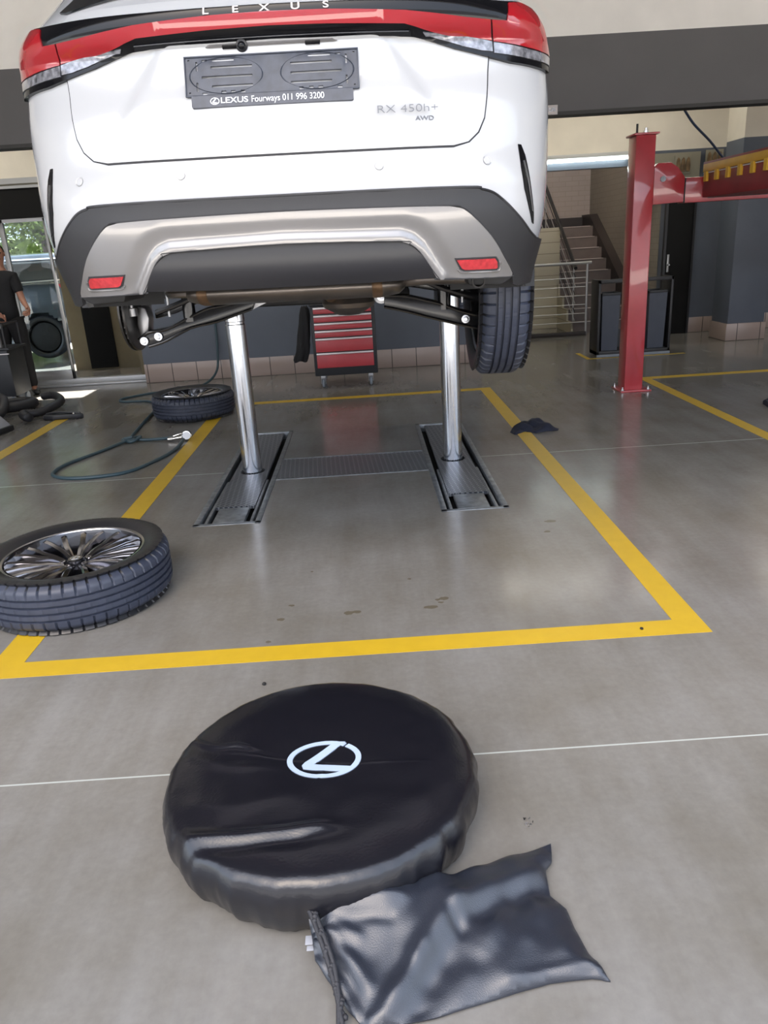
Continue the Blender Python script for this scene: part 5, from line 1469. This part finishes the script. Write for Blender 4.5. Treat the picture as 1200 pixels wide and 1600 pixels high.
# ================================================================== PERSON AND TROLLEY AT THE LEFT
def skin_obj(name, verts, edges, m, parent, sub=2, root=0):
    me = bpy.data.meshes.new(name)
    me.from_pydata([v[0] for v in verts], edges, [])
    o = bpy.data.objects.new(name, me); COL.objects.link(o); me.materials.append(m)
    o.parent = parent
    md = o.modifiers.new('skin', 'SKIN')
    for i, v in enumerate(verts):
        r_ = v[1] if isinstance(v[1], tuple) else (v[1], v[1])
        me.skin_vertices[0].data[i].radius = r_
        me.skin_vertices[0].data[i].use_root = (i == root)
    md.use_smooth_shade = True
    s_ = o.modifiers.new('sub', 'SUBSURF'); s_.levels = sub; s_.render_levels = sub
    return o
def hand(V, E, wrist, d, side, curl):
    """append palm and fingers; d = direction of the hand, side = direction of the thumb side"""
    d = Vector(d).normalized(); s_ = Vector(side); s_ = (s_ - d * s_.dot(d)).normalized(); n_ = d.cross(s_)
    w_ = Vector(V[wrist][0])
    pal = len(V); V.append((tuple(w_ + d * .045), (.026, .016))); E.append((wrist, pal))
    for k, (o_, L) in enumerate(((.026, .072), (.009, .080), (-.009, .074), (-.026, .058))):
        b_ = len(V); c_ = w_ + d * .085 + s_ * o_
        V.append((tuple(c_), .0095)); E.append((pal, b_))
        dd = d.copy(); p_ = c_
        for q in range(3):
            dd = (dd * math.cos(curl) + n_ * math.sin(curl)).normalized()
            p_ = p_ + dd * L * (.42, .32, .26)[q]
            V.append((tuple(p_), (.0088, .008, .007)[q])); E.append((len(V) - 2, len(V) - 1))
    p_ = w_ + d * .030 + s_ * .030; V.append((tuple(p_), .012)); E.append((pal, len(V) - 1))
    for q in range(2):
        p_ = p_ + (d * .7 + s_ * (.4 - .5 * q) + n_ * .35).normalized() * .032
        V.append((tuple(p_), .010 - .0015 * q)); E.append((len(V) - 2, len(V) - 1))
PX, PY = -4.26, 9.42
t = thing('person', 'person in black polo shirt and black trousers standing at the left edge behind a trolley', 'person', (PX, PY, 0))
V = [((0, 0, .94), (.105, .075)), ((0, 0, 1.12), (.115, .082)), ((0, -.01, 1.30), (.15, .10)), ((.01, -.01, 1.42), (.10, .075)), ((.02, -.01, 1.50), (.052, .052)), ((.03, -.02, 1.56), (.055, .065)), ((.035, -.025, 1.63), (.075, .092)), ((.03, -.02, 1.70), (.070, .085)), ((.028, -.015, 1.745), (.04, .05))]
E_ = [(i, i + 1) for i in range(8)]
def chain(start, pts):
    last = start
    for p, r_ in pts:
        V.append((p, r_)); E_.append((last, len(V) - 1)); last = len(V) - 1
    return last
wr = chain(3, [((.165, -.02, 1.39), .055), ((.20, -.03, 1.25), .044), ((.235, -.05, 1.13), .038), ((.285, -.12, 1.075), .032), ((.335, -.18, 1.03), (.024, .022))])
hand(V, E_, wr, (.25, -.6, -.35), (0, -.3, 1), .95)
wl = chain(3, [((-.165, -.02, 1.39), .055), ((-.20, -.05, 1.24), .047), ((-.21, -.10, 1.12), .038), ((-.08, -.22, 1.02), .029), ((.02, -.28, .975), (.022, .020))])
hand(V, E_, wl, (.9, -.35, -.25), (0, -.3, 1), .45)
for sx, kn, an in ((.10, (.115, .0, .50), (.105, .06, .09)), (-.10, (-.12, -.02, .50), (-.13, .03, .09))):
    chain(0, [((sx * .9, 0, .80), .066), (kn, .052), ((an[0], an[1], .28), .050), (an, .040), ((an[0] + .05, an[1] - .09, .045), (.042, .035)), ((an[0] + .10, an[1] - .16, .035), (.036, .028))])
skin_obj('body', V, E_, MT['skin'], t)
# face: nose, eyes, mouth, ears
fd = Vector((.55, -.83, 0)).normalized(); fr = Vector((.83, .55, 0)).normalized()
hc = Vector((.035, -.025, 1.635))
bm = B()
tube(bm, [hc + fd * .080 + Vector((0, 0, .03)), hc + fd * .098 + Vector((0, 0, .0)), hc + fd * .106 + Vector((0, 0, -.012)), hc + fd * .085 + Vector((0, 0, -.022))], [.006, .009, .012, .008], 8)
for q in (-1, 1):
    bmesh.ops.create_uvsphere(bm, u_segments=8, v_segments=6, radius=.016, matrix=Matrix.Translation(hc + fr * q * .078 + Vector((0, 0, .005))) @ Matrix.Scale(1.5, 4, Vector((0, 0, 1))))
obj('face_features', bm, MT['skin'], t, 60)
bm = B()
for q in (-1, 1): bmesh.ops.create_uvsphere(bm, u_segments=8, v_segments=6, radius=.009, matrix=Matrix.Translation(hc + fd * .080 + fr * q * .031 + Vector((0, 0, .022))))
tube(bm, [hc + fd * .084 - fr * .022 + Vector((0, 0, -.045)), hc + fd * .092 + Vector((0, 0, -.044)), hc + fd * .084 + fr * .022 + Vector((0, 0, -.045))], .004, 6)
obj('eyes_and_mouth', bm, MT['hair'], t, 60)
bm = B(); bmesh.ops.create_uvsphere(bm, u_segments=24, v_segments=16, radius=.098)
bmesh.ops.delete(bm, geom=[v for v in bm.verts if (v.co.z < -.005 and (v.co.x * fd.x + v.co.y * fd.y) > -.03) or v.co.z < -.06 or ((v.co.x * fd.x + v.co.y * fd.y) > .035 and v.co.z < .045)], context='VERTS')
for v in bm.verts: v.co = Vector((v.co.x * .9, v.co.y * 1.05, v.co.z * 1.12)) * (1 + .04 * noise.noise(v.co * 60)) + hc + Vector((0, 0, .025)) - fd * .006
obj('hair', bm, MT['hair'], t, 60)
# polo shirt and trousers
V2 = [((0, 0, .85), (.158, .118)), ((0, 0, 1.12), (.138, .102)), ((0, -.01, 1.30), (.162, .112)), ((.01, -.01, 1.42), (.115, .088)), ((.015, -.01, 1.475), (.066, .066)),
      ((.165, -.02, 1.39), .070), ((.200, -.03, 1.25), .062), ((.21, -.035, 1.20), .060), ((-.165, -.02, 1.39), .070), ((-.202, -.05, 1.22), .064)]
skin_obj('polo_shirt', V2, [(0, 1), (1, 2), (2, 3), (3, 4), (3, 5), (5, 6), (6, 7), (3, 8), (8, 9)], MT['polo'], t)
V3 = [((0, 0, 1.0), (.148, .108)), ((.09, 0, .82), .112), ((.115, 0, .50), .076), ((.107, .05, .07), .062), ((-.09, 0, .82), .112), ((-.12, -.02, .50), .076), ((-.128, .025, .07), .062)]
skin_obj('trousers', V3, [(0, 1), (1, 2), (2, 3), (0, 4), (4, 5), (5, 6)], MT['trousers'], t)
for ax, ay in ((.105, .06), (-.13, .03)):
    V4 = [((ax - .01, ay + .03, .05), (.046, .046)), ((ax + .04, ay - .06, .045), (.048, .040)), ((ax + .09, ay - .15, .040), (.046, .034)), ((ax + .115, ay - .19, .035), (.034, .026))]
    skin_obj('shoe', V4, [(0, 1), (1, 2), (2, 3)], MT['shoe'], t)

t = thing('service_trolley', 'black service trolley in front of the standing person at the left edge', 'trolley', (-4.33, 8.92, 0))
bm = B(); box(bm, -.45, .30, -.22, .22, .10, .62, .012); obj('cabinet', bm, MT['cart_blk'], t)
bm = B(); box(bm, -.46, .33, -.235, .235, .62, .645, .006); obj('shelf', bm, MT['cart_blk'], t)
for x in (-.43, .29):
    bm = B(); tube(bm, [(x, -.20, .62), (x, -.20, .90), (x, .20, .90), (x, .20, .62)], .012, 8); obj('side_rail', bm, MT['rack'], t)
bm = B(); box(bm, -.455, .32, -.23, -.222, .575, .585); obj('trim_line', bm, MT['handle'], t)
for x in (-.40, .25):
    for y in (-.18, .18):
        bm = B(); lathe(bm, [(0, -.014), (.045, -.012), (.048, 0), (.045, .012), (0, .014)], 20, Matrix.Translation((x, y, .048)) @ Matrix.Rotation(PI / 2, 4, 'Y')); cyl(bm, (x, y, .05), (x, y, .11), .012); obj('caster', bm, MT['caster'], t)
t = thing('hand_tool', 'silver tube tool with white rag standing on the trolley', 'tool', (-4.14, 8.80, .645))
bm = B(); lathe(bm, [(0, 0), (.026, 0), (.026, .16), (.018, .18), (.018, .24), (0, .245)], 20); obj('barrel', bm, MT['bare'], t)
bm = B(); lathe(bm, [(.012, .22), (.035, .20), (.050, .235), (.042, .285), (.02, .30), (0, .295)], 14, fn=lambda j, k, a, r, z: (r * (1 + .25 * math.sin(3 * a + j)), z)); obj('cloth_wrap', bm, MT['print_white'], t, 60)
t = thing('plastic_case', 'small red plastic case on the trolley at the left frame edge', 'tool', (-4.30, 8.82, .645))
bm = B(); box(bm, -.07, .05, -.05, .05, 0, .30, .02); obj('shell', bm, MT['red_plastic'], t)
bm = B(); box(bm, .05, .062, -.02, .02, .1, .22, .004); obj('clip', bm, MT['cart_blk'], t)

# hoses and clamp lying in front of the trolley, grey case
bm = B()
P = smooth_pts([(-3.42, 7.56, .06), (-3.50, 7.62, .07), (-3.55, 7.75, .07), (-3.44, 7.82, .06), (-3.38, 8.02, .07), (-3.40, 8.35, .08), (-3.56, 8.60, .10), (-3.72, 8.66, .09)], 10)
tube(bm, P, [.045 if i % 2 else .038 for i in range(len(P))], 12)
tag(obj('exhaust_hose', bm, MT['hose_blk'], None, 60), 'thick black corrugated hose curling on the floor at left', 'hose')
t = thing('hose_clamp', 'flat black clamp on the end of the left yellow line', 'clamp', (-3.13, 7.72, 0))
bm = B(); prism(bm, [(-.22, -.03), (-.10, -.07), (.04, -.05), (.14, -.06), (.20, -.03), (.15, .03), (.02, .05), (-.12, .06), (-.22, .04)], .003, .05, 'z', .01); obj('jaw', bm, MT['hose_blk'], t)
bm = B(); tube(bm, [(-.20, .03, .05), (-.05, .0, .07), (.16, -.01, .05)], .014, 8, sm=4); obj('lever', bm, MT['rack'], t)
bm = B(); cyl(bm, (.10, -.03, .045), (.10, -.03, .065), .012, 10); obj('rivet', bm, MT['nozzle'], t)
bm = B()
tube(bm, [(-4.3, 8.1, .07), (-4.0, 8.0, .09), (-3.8, 8.15, .08), (-3.72, 8.4, .07), (-3.9, 8.55, .06), (-4.2, 8.45, .06)], .055, 10, sm=6)
tube(bm, [(-4.4, 7.8, .06), (-4.05, 7.7, .07), (-3.85, 7.85, .07), (-3.9, 8.1, .17), (-4.1, 8.3, .18)], .05, 10, sm=6)
tag(obj('coiled_hose', bm, MT['hose_blk'], None, 60), 'heap of coiled black hose on the floor below the trolley', 'hose')
t = thing('equipment_case', 'light grey equipment case cut by the left frame edge', 'case', (-3.79, 7.15, 0), (0, 0, math.radians(-14)))
bm = B(); prism(bm, [(-.35, .05), (.25, .05), (.20, .10), (.02, .26), (-.35, .26)], -.30, .22, 'y', .01); obj('shell', bm, MT['grey_case'], t)
bm = B(); box(bm, -.35, .27, -.31, .23, .0, .055, .012); obj('base_tray', bm, MT['rack'], t)
for q in range(2):
    bm = B(); cyl(bm, (.18 - .12 * q, -.31, .04), (.18 - .12 * q, -.36, .04), .028, 16); obj('port', bm, MT['bare'], t)

# ================================================================== OUTSIDE BEHIND THE GLASS
pk = thing('parked_car', 'dark grey metallic car parked outside behind the glass door', 'car', (-4.25, 13.55, .36), (0, 0, PI / 2))
pk.scale = (.95, .95, .92)
bm = skin_mesh([.0 + .05 * i for i in range(28)] + [1.38], .06, arches=((1.0, .05, .40), (3.80, .05, .40)))
obj('body_shell', bm, MT['parked'], pk, 50)
for sg in (-1, 1):
    F_ = lambda L: [(sg * s, c) for s, c in L]
    panel('side_window', F_([(S1 - .15, 1.04), (S1 + .25, 1.26), (S1 + 2.2, 1.28), (S1 + 2.7, 1.03), (S1 + 2.4, .96), (S1 + .1, 1.0)]), MT['tint'], pk, .006, .006, .09)
    panel('belt_trim', F_([(S1 - .2, .985), (S1 + 2.5, .945), (S1 + 2.5, .930), (S1 - .2, .965)]), MT['chrome'], pk, .010, .008, .05)
    panel('roof_rail', F_([(S1 + .1, 1.31), (S1 + 2.1, 1.32), (S1 + 2.1, 1.345), (S1 + .1, 1.335)]), MT['chrome'], pk, .02, .02, .05)
    panel('tail_lamp', F_([(.75, .93), (S1 + .05, .91), (S1 + .02, .85), (.75, .86)]), MT['red_dark'], pk, .010, .008, .05)
    panel('sill_cladding', F_([(S1 + .95, .22), (S1 + 2.75, .22), (S1 + 2.75, .02), (S1 + .95, .02)]), MT['clad'], pk, .012, .012, .06)
    for bx in (1.0, 3.80):
        ww = copy_tree(w1, pk)
        for k_ in ('label', 'category', 'group'):
            if k_ in ww: del ww[k_]
        ww.name = 'wheel'; ww.location = (sg * .72, bx, .03); ww.rotation_euler = (0, sg * PI / 2, 0); ww.scale = (.93, .93, .93)
        for c in list(ww.children_recursive):
            if not c.name.startswith('tyre') and not c.name.startswith('rim_barrel'): bpy.data.objects.remove(c)
        bm = B(); lathe(bm, [(0, .215), (.06, .215), (.20, .205), (.268, .19), (.268, .17), (0, .17)], 40); obj('wheel_trim', bm, MT['under'], ww)
panel('rear_window', mirror([(0, 1.06), (.70, 1.05), (.62, 1.26), (0, 1.28)]), MT['tint'], pk, .008, .006, .08)
def tree(x, y, h, r, m, label):
    t = thing('tree', label, 'tree', (x, y, -.02), (0, 0, 0), 'trees behind the parked car')
    bm = B(); tube(bm, [(0, 0, 0), (.1, 0, h * .3), (-.05, .1, h * .6)], [.16, .12, .07], 10); tube(bm, [(.05, 0, h * .35), (.6, .1, h * .6)], [.08, .04], 8); obj('trunk', bm, MT['bark'], t)
    bm = B()
    rnd = random.Random(int(x * 10 + y))
    cl = [(rnd.uniform(-r, r) * .8, rnd.uniform(-r, r) * .6, h * rnd.uniform(.12, .95), rnd.uniform(.35, .6) * r) for _ in range(16)]
    for cx_, cy_, cz_, cr_ in cl:
        ic = bmesh.ops.create_icosphere(bm, subdivisions=3, radius=cr_ * .72)['verts']
        for v_ in ic:
            v_.co *= 1 + .5 * noise.noise(v_.co * 2.6 + Vector((cx_, cy_, cz_)))
            v_.co += Vector((cx_, cy_, max(cz_, cr_ * 1.05)))
        for _ in range(950):
            d_ = Vector((rnd.gauss(0, 1), rnd.gauss(0, 1), rnd.gauss(0, 1))).normalized() * cr_ * rnd.uniform(.68, 1.1)
            p_ = Vector((cx_, cy_, cz_)) + d_
            if p_.z < .05: p_.z = .05 + rnd.random() * .3
            u_ = Vector((rnd.gauss(0, 1), rnd.gauss(0, 1), rnd.gauss(0, 1))).normalized() * rnd.uniform(.05, .09)
            v_ = u_.orthogonal().normalized() * u_.length * .5
            bm.faces.new([bm.verts.new(p_ - u_), bm.verts.new(p_ + v_), bm.verts.new(p_ + u_), bm.verts.new(p_ - v_)])
    o = obj('crown', bm, m, t, None); o['kind'] = 'stuff'
tree(-8.0, 20.5, 6.0, 2.0, MT['leaf'], 'bright yellow-green tree right of the deep green one, above the parked car roof')
tree(-13.2, 20.5, 6.5, 2.0, MT['leaf2'], 'deep green tree at the far left behind the glass')
tree(-10.5, 27.0, 8.0, 2.5, MT['leaf'], 'taller yellow-green tree behind the two nearer trees')
